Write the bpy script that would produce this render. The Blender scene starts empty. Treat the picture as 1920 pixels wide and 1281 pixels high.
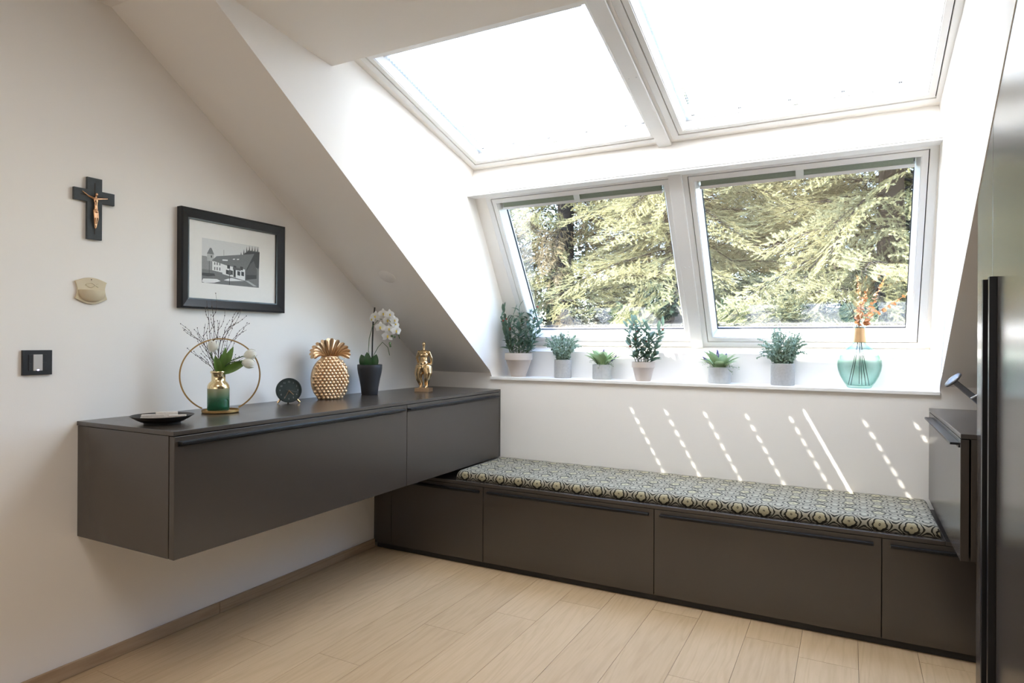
import bpy, math, random
import numpy as np
from mathutils import Vector, Matrix
PI = math.pi
sc = bpy.context.scene
col = sc.collection

# ------------------------------------------------------------ camera
yaw, pitch, roll = math.radians(-27.8228), math.radians(0.0589), math.radians(0.2904)
fw = Vector((math.sin(yaw)*math.cos(pitch), math.cos(yaw)*math.cos(pitch), math.sin(pitch)))
rt = Vector((math.cos(yaw), -math.sin(yaw), 0)); up = rt.cross(fw)
rt, up = rt*math.cos(roll)+up*math.sin(roll), up*math.cos(roll)-rt*math.sin(roll)
cd = bpy.data.cameras.new('camera'); cam = bpy.data.objects.new('camera', cd); col.objects.link(cam)
M = Matrix((rt, up, -fw)).transposed().to_4x4(); M.translation = Vector((2.5615, -3.6244, 1.25))
cam.matrix_world = M
cd.sensor_width = 36; cd.lens = 1201.7/1920*36; cd.clip_start = .02; cd.clip_end = 300
sc.camera = cam
# ------------------------------------------------------------ world, sun, exposure
w = bpy.data.worlds.new('world'); sc.world = w; w.use_nodes = True
nt = w.node_tree; nt.nodes.clear()
sky = nt.nodes.new('ShaderNodeTexSky'); sky.sky_type = 'NISHITA'; sky.sun_disc = False
sky.sun_elevation = math.radians(59.8); sky.sun_rotation = math.radians(240); sky.air_density = 1.0; sky.dust_density = 1.0; sky.ozone_density = 1.0
bg = nt.nodes.new('ShaderNodeBackground'); bg.inputs[1].default_value = 0.45
wo = nt.nodes.new('ShaderNodeOutputWorld')
nt.links.new(sky.outputs[0], bg.inputs[0]); nt.links.new(bg.outputs[0], wo.inputs[0])
SUN = Vector((1.54, 1.0, -3.11)).normalized()
sd = bpy.data.lights.new('sun', 'SUN'); sd.energy = 6.7; sd.angle = math.radians(.35); sd.color = (1, .94, .86)
so = bpy.data.objects.new('sun', sd); col.objects.link(so); so.rotation_euler = SUN.to_track_quat('-Z', 'Y').to_euler(); so.location = (-6, -4, 14)
# fill light added behind the camera to brighten the room
gl_ = bpy.data.lights.new('back_fill_light', 'AREA'); gl_.shape = 'RECTANGLE'; gl_.size = 2.6; gl_.size_y = 1.7; gl_.energy = 2.2; gl_.color = (.96, .97, 1)
go = bpy.data.objects.new('back_fill_light', gl_); col.objects.link(go); go.location = (1.8, -6.33, 1.35); go.rotation_euler = (PI/2, 0, 0)
cl_ = bpy.data.lights.new('ceiling_fill_light', 'AREA'); cl_.shape = 'DISK'; cl_.size = .9; cl_.energy = 2.4; cl_.color = (1, .93, .85)  # unseen warm fill disk, added to lift the left wall
co_ = bpy.data.objects.new('ceiling_fill_light', cl_); col.objects.link(co_); co_.location = (1.75, -3.25, 2.46)
sc.view_settings.view_transform = 'Standard'; sc.view_settings.look = 'None'
sc.view_settings.gamma = 1; sc.view_settings.use_curve_mapping = False
sc.view_settings.exposure = 3.0
cy = sc.cycles
cy.max_bounces = 14; cy.diffuse_bounces = 8; cy.glossy_bounces = 5; cy.transmission_bounces = 10; cy.transparent_max_bounces = 24
cy.caustics_reflective = False; cy.caustics_refractive = False; cy.sample_clamp_indirect = 12; cy.sample_clamp_direct = 0
cy.use_denoising = True

# ------------------------------------------------------------ materials
def mat(name, color, rough=.5, metal=0., spec=.5, noise=None, bump=None, trans=0, ior=1.45, sheen=0, emit=None):
    m = bpy.data.materials.new(name); m.use_nodes = True; n = m.node_tree.nodes; l = m.node_tree.links
    b = n['Principled BSDF']; c = tuple(color)+(1,)
    b.inputs['Base Color'].default_value = c; b.inputs['Roughness'].default_value = rough
    b.inputs['Metallic'].default_value = metal; b.inputs['Specular IOR Level'].default_value = spec
    b.inputs['Transmission Weight'].default_value = trans; b.inputs['IOR'].default_value = ior
    b.inputs['Sheen Weight'].default_value = sheen
    if emit: b.inputs['Emission Color'].default_value = tuple(emit[:3])+(1,); b.inputs['Emission Strength'].default_value = emit[3]
    if noise or bump:
        tc = n.new('ShaderNodeTexCoord'); t = n.new('ShaderNodeTexNoise'); l.new(tc.outputs['Object'], t.inputs['Vector'])
        t.inputs['Scale'].default_value = (noise or bump)[0]; t.inputs['Detail'].default_value = 4
        if noise:
            r = n.new('ShaderNodeMix'); r.data_type = 'RGBA'; l.new(t.outputs['Fac'], r.inputs['Factor'])
            a = noise[1]; r.inputs[6].default_value = tuple(x*(1-a) for x in color)+(1,); r.inputs[7].default_value = tuple(min(1, x*(1+a)) for x in color)+(1,)
            l.new(r.outputs[2], b.inputs['Base Color'])
        if bump:
            t2 = n.new('ShaderNodeTexNoise'); l.new(tc.outputs['Object'], t2.inputs['Vector']); t2.inputs['Scale'].default_value = bump[0]; t2.inputs['Detail'].default_value = 3
            bp = n.new('ShaderNodeBump'); bp.inputs['Strength'].default_value = bump[1]; bp.inputs['Distance'].default_value = bump[2]
            l.new(t2.outputs['Fac'], bp.inputs['Height']); l.new(bp.outputs[0], b.inputs['Normal'])
    return m
def nd(m, kind, **kw):
    x = m.node_tree.nodes.new(kind)
    for k, v in kw.items(): setattr(x, k, v)
    return x
def mth(m, op, a, b=None, c=None):
    x = nd(m, 'ShaderNodeMath', operation=op)
    for i, v in enumerate((a, b, c)):
        if v is None: continue
        if isinstance(v, (int, float)): x.inputs[i].default_value = v
        else: m.node_tree.links.new(v, x.inputs[i])
    return x.outputs[0]

WALL = mat('white wall paint', (.865, .835, .795), .85, spec=.2, bump=(220, .08, .002))
WHITE = mat('white lacquer', (.82, .81, .79), .4, spec=.4, bump=(40, .01, .001))
SILLM = mat('white sill board', (.84, .83, .81), .3, spec=.5, bump=(30, .01, .001))
FRAME = mat('white window lacquer', (.80, .795, .785), .32, spec=.5, bump=(30, .01, .001))
GASK = mat('dark rubber gasket', (.02, .02, .022), .6, bump=(100, .05, .001))
TAUPE = mat('taupe laminate', (.054, .0445, .037), .25, spec=.9, noise=(3, .05), bump=(500, .05, .0004))
DARKIN = mat('dark cabinet plinth', (.02, .017, .015), .55, bump=(100, .05, .0005))
BLACKM = mat('black handle metal', (.012, .012, .013), .38, metal=.3, bump=(200, .03, .0003))
RAIL = mat('white aluminium rail', (.72, .72, .72), .35, metal=.2, bump=(100, .02, .0003))
STACK = mat('folded grey green pleats', (.30, .35, .28), .8, bump=(200, .1, .001))
CLEAR = mat('clear plastic tab', (.75, .78, .76), .15, spec=.6, bump=(60, .02, .0003))
GOLD = mat('gold metal', (.74, .52, .32), .34, metal=1, noise=(60, .08), bump=(150, .08, .0006))
GOLDF = mat('polished gold', (.82, .60, .34), .2, metal=1, noise=(40, .06), bump=(80, .06, .0006))
RINGG = mat('brushed brass', (.50, .32, .13), .42, metal=.85, noise=(90, .08), bump=(200, .08, .0004))
BRONZE = mat('rose bronze', (.72, .42, .25), .25, metal=1, noise=(120, .1), bump=(300, .06, .0003))
SLATE = mat('slate wood', (.045, .052, .056), .6, noise=(60, .25), bump=(150, .1, .0006))
BLACK = mat('black satin wood', (.014, .015, .017), .33, noise=(40, .15), bump=(120, .05, .0004))
MATB = mat('white picture mount', (.80, .785, .75), .8, noise=(60, .02))
CLAY = mat('cream ceramic', (.62, .53, .37), .55, noise=(25, .05), bump=(80, .05, .0006))
HOLE = mat('dark hole', (.03, .02, .012), .9, noise=(50, .1))
SWB = mat('black switch plastic', (.018, .018, .02), .45, bump=(300, .04, .0003))
SWW = mat('grey sensor plate', (.50, .49, .48), .35, bump=(300, .02, .0003))
LED = mat('violet led', (.6, .55, .9), .3, emit=(.55, .45, 1, 1.6), noise=(9, .05))
POTB = mat('charcoal plant pot', (.028, .027, .028), .55, bump=(80, .05, .0005))
TAUPOT = mat('taupe painted clay pot', (.50, .43, .37), .6, noise=(30, .04), bump=(60, .06, .0008))
CONC = mat('grey concrete pot', (.40, .39, .37), .75, noise=(90, .16), bump=(120, .2, .001))
ZINC = mat('zinc grey pot', (.46, .46, .44), .5, metal=.25, noise=(45, .16), bump=(70, .1, .0008))
SOIL = mat('dark moss soil', (.05, .045, .03), .9, noise=(80, .4), bump=(90, .5, .004))
def leafmat(name, c, rough=.5, tr=.25):
    m = mat(name, c, rough, noise=(35, .25)); n = m.node_tree.nodes; l = m.node_tree.links
    b = n['Principled BSDF']; t = n.new('ShaderNodeBsdfTranslucent'); t.inputs[0].default_value = tuple(min(1, x*1.3) for x in c)+(1,)
    mx = n.new('ShaderNodeMixShader'); mx.inputs[0].default_value = tr
    l.new(b.outputs[0], mx.inputs[1]); l.new(t.outputs[0], mx.inputs[2]); l.new(mx.outputs[0], n['Material Output'].inputs[0]); return m
OLIVE = leafmat('olive grey leaf', (.12, .185, .13))
EUCA = leafmat('eucalyptus leaf', (.25, .335, .255))
LAMB = leafmat('lambs ear leaf', (.33, .43, .23), .7)
SPRIG = leafmat('pale sprig leaf', (.25, .33, .18), .7)
ORCHL = leafmat('orchid leaf', (.018, .06, .015), .35, .05)
TULL = leafmat('tulip leaf', (.10, .19, .035), .4, .2)
PETAL = leafmat('white petal', (.86, .85, .80), .6, .35)
TPETAL = leafmat('cream tulip petal', (.84, .82, .72), .5, .25)
YEL = mat('yellow flower centre', (.75, .55, .08), .6, noise=(60, .3))
BERRY = mat('red olive berry', (.26, .05, .03), .35, noise=(60, .4))
LAV = mat('lavender bloom', (.16, .14, .34), .7, noise=(80, .4))
TWIG = mat('brown twig bark', (.07, .045, .035), .7, noise=(80, .3))
STEMG = mat('green stem', (.09, .15, .06), .6, noise=(50, .2))
STEMD = mat('dark stem', (.02, .022, .018), .6, noise=(50, .2))
COPPERL = mat('copper dried leaf', (.55, .25, .09), .4, metal=.45, noise=(60, .35))
COPPERB = mat('copper neck band', (.66, .42, .22), .38, metal=.7, noise=(60, .1), bump=(200, .05, .0003))
PLATEM = mat('black cast plate', (.020, .018, .016), .42, noise=(40, .3), bump=(60, .25, .002))
PAPER = mat('cream paper', (.66, .62, .58), .8, noise=(140, .12))
CLOCKM = mat('dark green clock metal', (.022, .033, .032), .45, bump=(200, .03, .0003))
CLOCKF = mat('dark green dial', (.035, .05, .048), .55, noise=(40, .05))
PRINT = mat('grey clock print', (.42, .45, .43), .6, noise=(40, .05))
LAMPM = mat('grey lamp metal', (.20, .205, .22), .4, metal=.7, bump=(200, .03, .0003))
BARK = mat('tree bark', (.022, .017, .014), .9, noise=(6, .4), bump=(12, .6, .02))
GRASS = mat('grass ground', (.015, .02, .007), .95, noise=(.7, .4), bump=(3, .5, .05))
NEED = leafmat('spruce needle', (.32, .305, .175), .6, .3)
NEED2 = leafmat('dry spruce needle', (.25, .20, .125), .6, .3)
IVY = leafmat('ivy leaf', (.012, .03, .006), .35, .2)
ROOF = mat('roof underlay', (.5, .45, .4), .9, noise=(3, .1))

def glassy():
    m = bpy.data.materials.new('window glass'); m.use_nodes = True; n = m.node_tree.nodes; l = m.node_tree.links; n.clear()
    o = n.new('ShaderNodeOutputMaterial'); t = n.new('ShaderNodeBsdfTransparent'); t.inputs[0].default_value = (.95, .965, .96, 1)
    g = n.new('ShaderNodeBsdfGlossy'); g.inputs['Roughness'].default_value = .0; g.inputs[0].default_value = (1, 1, 1, 1)
    f = n.new('ShaderNodeLayerWeight'); f.inputs[0].default_value = .5; pw = mth(m, 'POWER', f.outputs['Facing'], 5.); mm = n.new('ShaderNodeMath'); mm.operation = 'MULTIPLY_ADD'; mm.inputs[1].default_value = .9; mm.inputs[2].default_value = .125; mm.use_clamp = True
    x = n.new('ShaderNodeMixShader'); l.new(pw, mm.inputs[0]); l.new(mm.outputs[0], x.inputs[0]); l.new(t.outputs[0], x.inputs[1]); l.new(g.outputs[0], x.inputs[2]); l.new(x.outputs[0], o.inputs[0])
    return m
GLASS = glassy()
def blindmat():
    m = bpy.data.materials.new('pleated blind fabric'); m.use_nodes = True; n = m.node_tree.nodes; l = m.node_tree.links; n.clear()
    o = n.new('ShaderNodeOutputMaterial'); t = n.new('ShaderNodeBsdfTranslucent'); d = n.new('ShaderNodeBsdfDiffuse')
    tc = n.new('ShaderNodeTexCoord'); q = n.new('ShaderNodeTexNoise'); q.inputs['Scale'].default_value = 60; l.new(tc.outputs['Object'], q.inputs['Vector'])
    r = n.new('ShaderNodeMix'); r.data_type = 'RGBA'; l.new(q.outputs['Fac'], r.inputs['Factor']); r.inputs[6].default_value = (.88, .875, .86, 1); r.inputs[7].default_value = (.94, .935, .92, 1)
    l.new(r.outputs[2], t.inputs[0]); d.inputs[0].default_value = (.62, .68, .62, 1)
    x = n.new('ShaderNodeMixShader'); x.inputs[0].default_value = .42; l.new(t.outputs[0], x.inputs[1]); l.new(d.outputs[0], x.inputs[2]); l.new(x.outputs[0], o.inputs[0]); return m
BLIND = blindmat()

def oakmat(name, base, dark, scale=1.0):
    m = bpy.data.materials.new(name); m.use_nodes = True; n = m.node_tree.nodes; l = m.node_tree.links; b = n['Principled BSDF']
    b.inputs['Roughness'].default_value = .52; b.inputs['Specular IOR Level'].default_value = .25
    tc = n.new('ShaderNodeTexCoord'); oi = n.new('ShaderNodeObjectInfo'); mp = n.new('ShaderNodeMapping'); mp.inputs['Scale'].default_value = (1, .075, 1)
    cm = n.new('ShaderNodeCombineXYZ'); r1 = mth(m, 'MULTIPLY', oi.outputs['Random'], 37.); r2 = mth(m, 'MULTIPLY', oi.outputs['Random'], 91.)
    l.new(r1, cm.inputs[0]); l.new(r2, cm.inputs[1]); va = n.new('ShaderNodeVectorMath'); va.operation = 'ADD'
    l.new(tc.outputs['Object'], mp.inputs[0]); l.new(mp.outputs[0], va.inputs[0]); l.new(cm.outputs[0], va.inputs[1])
    n1 = n.new('ShaderNodeTexNoise'); n1.inputs['Scale'].default_value = 7*scale; n1.inputs['Detail'].default_value = 3; n1.inputs['Distortion'].default_value = .6; l.new(va.outputs[0], n1.inputs['Vector'])
    rings = mth(m, 'SINE', mth(m, 'MULTIPLY', n1.outputs['Fac'], 70.)); rings = mth(m, 'MULTIPLY_ADD', rings, .5, .5)
    n2 = n.new('ShaderNodeTexNoise'); n2.inputs['Scale'].default_value = 110*scale; n2.inputs['Detail'].default_value = 2; l.new(va.outputs[0], n2.inputs['Vector'])
    n3 = n.new('ShaderNodeTexNoise'); n3.inputs['Scale'].default_value = 2.5; l.new(va.outputs[0], n3.inputs['Vector'])
    f = mth(m, 'MULTIPLY', mth(m, 'POWER', rings, 3.), .22); f = mth(m, 'MULTIPLY_ADD', n2.outputs['Fac'], .5, f); f = mth(m, 'MULTIPLY_ADD', n3.outputs['Fac'], .35, f); f = mth(m, 'MULTIPLY_ADD', oi.outputs['Random'], .25, f)
    cr = n.new('ShaderNodeValToRGB'); l.new(f, cr.inputs[0]); e = cr.color_ramp.elements
    e[0].position = .25; e[0].color = tuple(base)+(1,); e[1].position = 1.25; e[1].color = tuple(dark)+(1,)
    e[1].position = 1.0
    l.new(cr.outputs[0], b.inputs['Base Color'])
    bp = n.new('ShaderNodeBump'); bp.inputs['Strength'].default_value = .08; bp.inputs['Distance'].default_value = .001; l.new(n2.outputs['Fac'], bp.inputs['Height']); l.new(bp.outputs[0], b.inputs['Normal'])
    return m
OAK = oakmat('pale oak plank', (.60, .43, .262), (.46, .322, .185))
OAKB = oakmat('oak skirting', (.50, .37, .24), (.33, .22, .13))

def cushmat():
    m = bpy.data.materials.new('jacquard cushion fabric'); m.use_nodes = True; n = m.node_tree.nodes; l = m.node_tree.links; b = n['Principled BSDF']
    b.inputs['Roughness'].default_value = .8; b.inputs['Sheen Weight'].default_value = .05; b.inputs['Specular IOR Level'].default_value = .2
    uv = n.new('ShaderNodeTexCoord'); ns = n.new('ShaderNodeTexNoise'); ns.inputs['Scale'].default_value = 60; l.new(uv.outputs['UV'], ns.inputs['Vector'])
    sp = n.new('ShaderNodeSeparateXYZ'); l.new(uv.outputs['UV'], sp.inputs[0])
    nz = mth(m, 'MULTIPLY', mth(m, 'SUBTRACT', ns.outputs['Fac'], .5), .5)
    P, Q = .1135, .118
    def cell(ox, oy):
        X = mth(m, 'MULTIPLY', mth(m, 'ADD', sp.outputs[0], ox), 2*PI/P); Y = mth(m, 'MULTIPLY', mth(m, 'ADD', sp.outputs[1], oy), 2*PI/Q)
        return mth(m, 'ADD', X, nz), mth(m, 'ADD', Y, nz)
    X, Y = cell(-.6308, 0)
    cx, cyy = mth(m, 'COSINE', X), mth(m, 'COSINE', Y)
    # ogee lattice between two families of medallions
    f = mth(m, 'ADD', cx, cyy)
    g = mth(m, 'ABSOLUTE', f)
    sgn = mth(m, 'GREATER_THAN', f, 0.)
    def band(v, c, wd): return mth(m, 'LESS_THAN', mth(m, 'ABSOLUTE', mth(m, 'SUBTRACT', v, c)), wd)
    lat = band(g, .26, .13)                                        # double outline of the ogee
    # flower: four-lobed outline, angle dependent
    dx = mth(m, 'SINE', mth(m, 'MULTIPLY', X, .5)); dy = mth(m, 'SINE', mth(m, 'MULTIPLY', Y, .5))
    r = mth(m, 'SQRT', mth(m, 'ADD', mth(m, 'MULTIPLY', dx, dx), mth(m, 'MULTIPLY', dy, dy)))
    ang = mth(m, 'ARCTAN2', dy, dx)
    lobe = mth(m, 'MULTIPLY', mth(m, 'ABSOLUTE', mth(m, 'COSINE', mth(m, 'MULTIPLY_ADD', ang, 2.5, PI/4))), .12)
    rr = mth(m, 'SUBTRACT', r, lobe)
    out = band(rr, .56, .075)
    cres = mth(m, 'MULTIPLY', band(rr, .64, .11), mth(m, 'LESS_THAN', dy, -.35))
    cen = band(r, .085, .035)
    # second family: small palmette with dark arch
    ex = mth(m, 'COSINE', mth(m, 'MULTIPLY', X, .5)); ey = mth(m, 'COSINE', mth(m, 'MULTIPLY', Y, .5))
    r2 = mth(m, 'SQRT', mth(m, 'ADD', mth(m, 'MULTIPLY', ex, ex), mth(m, 'MULTIPLY', ey, ey)))
    arch = mth(m, 'MULTIPLY', band(r2, .42, .09), mth(m, 'GREATER_THAN', mth(m, 'SINE', Y), -.55))
    thin = band(r2, .68, .03)
    fl = mth(m, 'MAXIMUM', mth(m, 'MAXIMUM', out, cres), cen); fl = mth(m, 'MULTIPLY', fl, sgn)
    pl = mth(m, 'MULTIPLY', mth(m, 'MAXIMUM', arch, thin), mth(m, 'SUBTRACT', 1., sgn))
    dark = mth(m, 'MAXIMUM', mth(m, 'MAXIMUM', fl, pl), lat)
    wv = n.new('ShaderNodeTexNoise'); wv.inputs['Scale'].default_value = 900; l.new(uv.outputs['UV'], wv.inputs['Vector'])
    inner = mth(m, 'MULTIPLY', mth(m, 'LESS_THAN', rr, .5), sgn)
    lt = n.new('ShaderNodeMix'); lt.data_type = 'RGBA'; l.new(inner, lt.inputs['Factor']); lt.inputs[6].default_value = (.41, .375, .285, 1); lt.inputs[7].default_value = (.47, .42, .275, 1)
    mx = n.new('ShaderNodeMix'); mx.data_type = 'RGBA'; l.new(dark, mx.inputs['Factor']); l.new(lt.outputs[2], mx.inputs[6]); mx.inputs[7].default_value = (.030, .027, .018, 1)
    m2 = n.new('ShaderNodeMix'); m2.data_type = 'RGBA'; m2.blend_type = 'MULTIPLY'; m2.inputs['Factor'].default_value = .35; l.new(mx.outputs[2], m2.inputs[6]); l.new(wv.outputs['Fac'], m2.inputs[7])
    l.new(m2.outputs[2], b.inputs['Base Color'])
    bp = n.new('ShaderNodeBump'); bp.inputs['Strength'].default_value = .5; bp.inputs['Distance'].default_value = .0015; l.new(mth(m, 'SUBTRACT', wv.outputs['Fac'], dark), bp.inputs['Height']); l.new(bp.outputs[0], b.inputs['Normal'])
    return m
CUSH = cushmat()

# ------------------------------------------------------------ helpers
class MB:
    def __init__(s): s.v = []; s.f = []; s.m = []
    def add(s, vs, fs, mi=0):
        o = len(s.v); s.v += [tuple(x) for x in vs]; s.f += [tuple(i+o for i in f) for f in fs]; s.m += [mi]*len(fs); return s
    def box(s, x0, x1, y0, y1, z0, z1, mi=0):
        return s.add([(x, y, z) for z in (z0, z1) for y in (y0, y1) for x in (x0, x1)],
                     [(0, 2, 3, 1), (4, 5, 7, 6), (0, 1, 5, 4), (2, 6, 7, 3), (0, 4, 6, 2), (1, 3, 7, 5)], mi)
    def prism(s, pts, off, mi=0):
        n = len(pts); off = Vector(off)
        a = [Vector(p) for p in pts]; b = [p+off for p in a]
        nrm = Vector((0, 0, 0))
        for i in range(n): nrm += a[i].cross(a[(i+1) % n])
        if nrm.dot(off) > 0: f = [tuple(range(n))[::-1], tuple(range(n, 2*n))]+[(i, (i+1) % n, (i+1) % n+n, i+n) for i in range(n)]
        else: f = [tuple(range(n)), tuple(range(n, 2*n))[::-1]]+[((i+1) % n, i, i+n, (i+1) % n+n) for i in range(n)]
        return s.add(a+b, f, mi)
    def tube(s, pts, r, k=6, mi=0, cap=True):
        pts = [Vector(p) for p in pts]; rs = r if isinstance(r, (list, tuple)) else [r]*len(pts)
        vs = []; ref = Vector((.13, .31, .94))
        for i, p in enumerate(pts):
            t = (pts[min(i+1, len(pts)-1)]-pts[max(i-1, 0)]).normalized()
            a = t.cross(ref)
            if a.length < .1: a = t.cross(Vector((1, 0, 0)))
            a.normalize(); b = t.cross(a)
            for j in range(k): vs.append(p+(a*math.cos(2*PI*j/k)+b*math.sin(2*PI*j/k))*rs[i])
        fs = [(i*k+j, i*k+(j+1) % k, (i+1)*k+(j+1) % k, (i+1)*k+j) for i in range(len(pts)-1) for j in range(k)]
        if cap: fs += [tuple(range(k))[::-1], tuple(range((len(pts)-1)*k, len(pts)*k))]
        return s.add(vs, fs, mi)
    def lathe(s, prof, k=40, c=(0, 0, 0), mi=0):
        vs = []; c = Vector(c)
        for r, z in prof:
            for j in range(k): vs.append((c.x+r*math.cos(2*PI*j/k), c.y+r*math.sin(2*PI*j/k), c.z+z))
        n = len(prof); fs = [(i*k+j, i*k+(j+1) % k, (i+1)*k+(j+1) % k, (i+1)*k+j) for i in range(n-1) for j in range(k)]
        if prof[0][0] > 1e-6: fs.append(tuple(range(k))[::-1])
        if prof[-1][0] > 1e-6 and prof[-1][1] != prof[0][1]: fs.append(tuple(range((n-1)*k, n*k)))
        return s.add(vs, fs, mi)
    def ball(s, c, r, k=8, mi=0, sc=(1, 1, 1)):
        c = Vector(c); vs = [(c.x, c.y, c.z-r*sc[2])]; h = k//2+1
        for i in range(1, h):
            a = -PI/2+PI*i/h
            for j in range(k): vs.append((c.x+r*sc[0]*math.cos(a)*math.cos(2*PI*j/k), c.y+r*sc[1]*math.cos(a)*math.sin(2*PI*j/k), c.z+r*sc[2]*math.sin(a)))
        vs.append((c.x, c.y, c.z+r*sc[2])); n = len(vs)-1
        fs = [(0, 1+(j+1) % k, 1+j) for j in range(k)]
        fs += [(1+i*k+j, 1+i*k+(j+1) % k, 1+(i+1)*k+(j+1) % k, 1+(i+1)*k+j) for i in range(h-2) for j in range(k)]
        fs += [(n, 1+(h-2)*k+j, 1+(h-2)*k+(j+1) % k) for j in range(k)]
        return s.add(vs, fs, mi)
    def xf(s, M, start=0):
        for i in range(start, len(s.v)): s.v[i] = tuple(M @ Vector(s.v[i]))
        return s
    def mesh(s, name, mats, smooth=False):
        me = bpy.data.meshes.new(name); me.from_pydata(s.v, [], s.f)
        for m in (mats if isinstance(mats, (list, tuple)) else [mats]): me.materials.append(m)
        if any(s.m): me.polygons.foreach_set('material_index', s.m)
        if smooth:
            me.polygons.foreach_set('use_smooth', [True]*len(me.polygons))
        me.update(); return me
    def build(s, name, mats, parent=None, smooth=False, bev=0, seg=2, auto=None):
        me = s.mesh(name, mats, smooth or auto is not None)
        if auto is not None: me.set_sharp_from_angle(angle=math.radians(auto))
        o = bpy.data.objects.new(name, me); col.objects.link(o)
        if parent is not None: o.parent = parent
        if bev:
            md = o.modifiers.new('bevel', 'BEVEL'); md.width = bev; md.segments = seg; md.limit_method = 'ANGLE'
        return o
def tag(o, label=None, cat=None, group=None, kind=None):
    for k, v in (('label', label), ('category', cat), ('group', group), ('kind', kind)):
        if v: o[k] = v
    return o
def thing(name, loc, rz=0, label=None, cat=None, group=None, kind=None):
    o = bpy.data.objects.new(name, None); col.objects.link(o); o.location = loc; o.rotation_euler = (0, 0, rz); o.empty_display_size = .05
    return tag(o, label, cat, group, kind)
def inst(me, name, parent, M):
    o = bpy.data.objects.new(name, me); col.objects.link(o); o.parent = parent; o.matrix_local = M; return o
def frameM(p, d, upv=Vector((0, 0, 1)), s=1.0):
    """local +X along d, local +Z near upv"""
    d = Vector(d).normalized(); y = Vector(upv).cross(d)
    if y.length < 1e-3: y = Vector((0, 1, 0)).cross(d)
    y.normalize(); z = d.cross(y); m = Matrix((d*s, y*s, z*s)).transposed().to_4x4(); m.translation = Vector(p); return m
S = 'structure'
SS, ZK = .702, 1.049                   # roof slope of the room and the height where it meets the knee wall
def zs(y): return ZK-SS*y

# ------------------------------------------------------------ room shell
YF, XR, YT = -6.4, 3.56, -2.1425      # front wall, right wall, top of slope
YCE, ZCE = -1.487, 2.470              # lower edge of the dormer's ceiling
ZT = zs(YT)
tag(MB().prism([(0, YF, 0), (0, 0, 0), (0, .3, 0), (0, .3, ZK), (0, 0, ZK), (0, YT, ZT), (0, YF, ZT)], (-.2, 0, 0)).build('wall_left', WALL), kind=S)
tag(MB().prism([(XR, YF, 0), (XR, .3, 0), (XR, .3, ZK), (XR, 0, ZK), (XR, YT, ZT), (XR, YF, ZT)], (.2, 0, 0)).build('wall_right', WALL), kind=S)
tag(MB().box(-.2, XR+.2, 0, .2, -.02, 1.008).box(-.2, .501, 0, .2, 1.008, ZK).box(2.936, XR+.2, 0, .2, 1.008, ZK).build('wall_back', WALL), kind=S)
tag(MB().box(0, XR, YF-.2, YF, 0, ZT+.2).build('wall_front', WALL), kind=S)
tag(MB().box(-.2, XR+.2, YF-.2, YT, ZT, ZT+.15).build('ceiling', WALL), kind=S)
sl = [(0, 0, ZK), (0, YT, ZT), (0, YT, ZT+.18), (0, .26, ZK)]
tag(MB().prism([(-.1, y, z) for _, y, z in sl], (.601, 0, 0)).build('ceiling_slope_left', WALL), kind=S)
tag(MB().prism([(2.937, y, z) for _, y, z in sl], (XR+.1-2.937, 0, 0)).build('ceiling_slope_right', WALL), kind=S)
tag(MB().prism([(.46, YT, ZT), (.46, YCE, ZCE), (.46, YCE, ZCE+.20), (.46, YT, ZT+.2)], (2.52, 0, 0)).build('ceiling_dormer', WALL), kind=S)
def reveal(name, x0, k, dx):
    P = [(.02, 1.0), (0, ZK), (YT, ZT), (YCE, ZCE), (YCE, 2.68), (-.28, 2.37), (.40, 1.5), (.36, 1.0)]
    def X(y, z): return x0+k*max(0, (z-zs(y))/1.222)
    a = [(X(y, z) if i > 2 or i == 0 else x0, y, z) for i, (y, z) in enumerate(P)]
    if dx > 0: a = a[::-1]
    n = len(a); mb = MB(); b = [(x0+dx, y, z+.02) for _, y, z in a]
    ctr = (X(-.7, 2.0), -.7, 2.0)
    mb.add(a+b+[ctr], [(i, (i+1) % n, 2*n) for i in range(n)]+[((i+1) % n, i, i+n, (i+1) % n+n) for i in range(n)]+[tuple(range(n, 2*n))[::-1]])
    o = mb.build(name, WALL, smooth=False); tag(o, kind=S)
reveal('wall_dormer_left', .501, .072, -.12)
reveal('wall_dormer_right', 2.9365, -.050, .12)
# oak floor, plank by plank
fl = tag(MB().box(-.1, XR+.1, YF-.1, .1, -.08, -.012).build('floor', OAKB), kind=S)
random.seed(4)
known = {1: -1.763, 3: -1.710, 0: -2.210, 5: -1.03, 6: -.767, 9: -1.21, 4: -1.291, 11: -.825}
PW, X0 = .2122, .0484
meshes = {}
for i in range(-1, 17):
    a, b = X0+PW*i, X0+PW*(i+1); a = max(a, 0.001); b = min(b, XR)
    if b-a < .02: continue
    y = known.get(i, -random.uniform(.3, 1.9)); L = 2.05
    ends = []; e = y
    while e < 0: e += L
    ends.append(0.0)
    e -= L
    while e > YF: ends.append(e); e -= L
    ends.append(YF)
    for j in range(len(ends)-1):
        y1, y0 = ends[j], ends[j+1]
        mb = MB().box(a+.0007, b-.0007, y0+.0007, y1-.0007, -.0118, 0)
        o = mb.build('plank', OAK, fl)
# oak skirting along the left wall, in lengths
sk = tag(MB().box(0.0002, .004, YF, -.565, .001, .05).build('baseboard_left', OAKB), kind=S)
for a, b in ((-1.649, -.566), (-3.9, -1.651), (YF, -3.902)):
    MB().box(.0042, .015, a, b, .001, .052).build('skirting_length', OAKB, sk, bev=.002)
# sill
tag(MB().box(.497, 2.938, -.014, .26, 1.008, 1.0256).build('window_sill', SILLM, bev=.002), kind=S)
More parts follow.
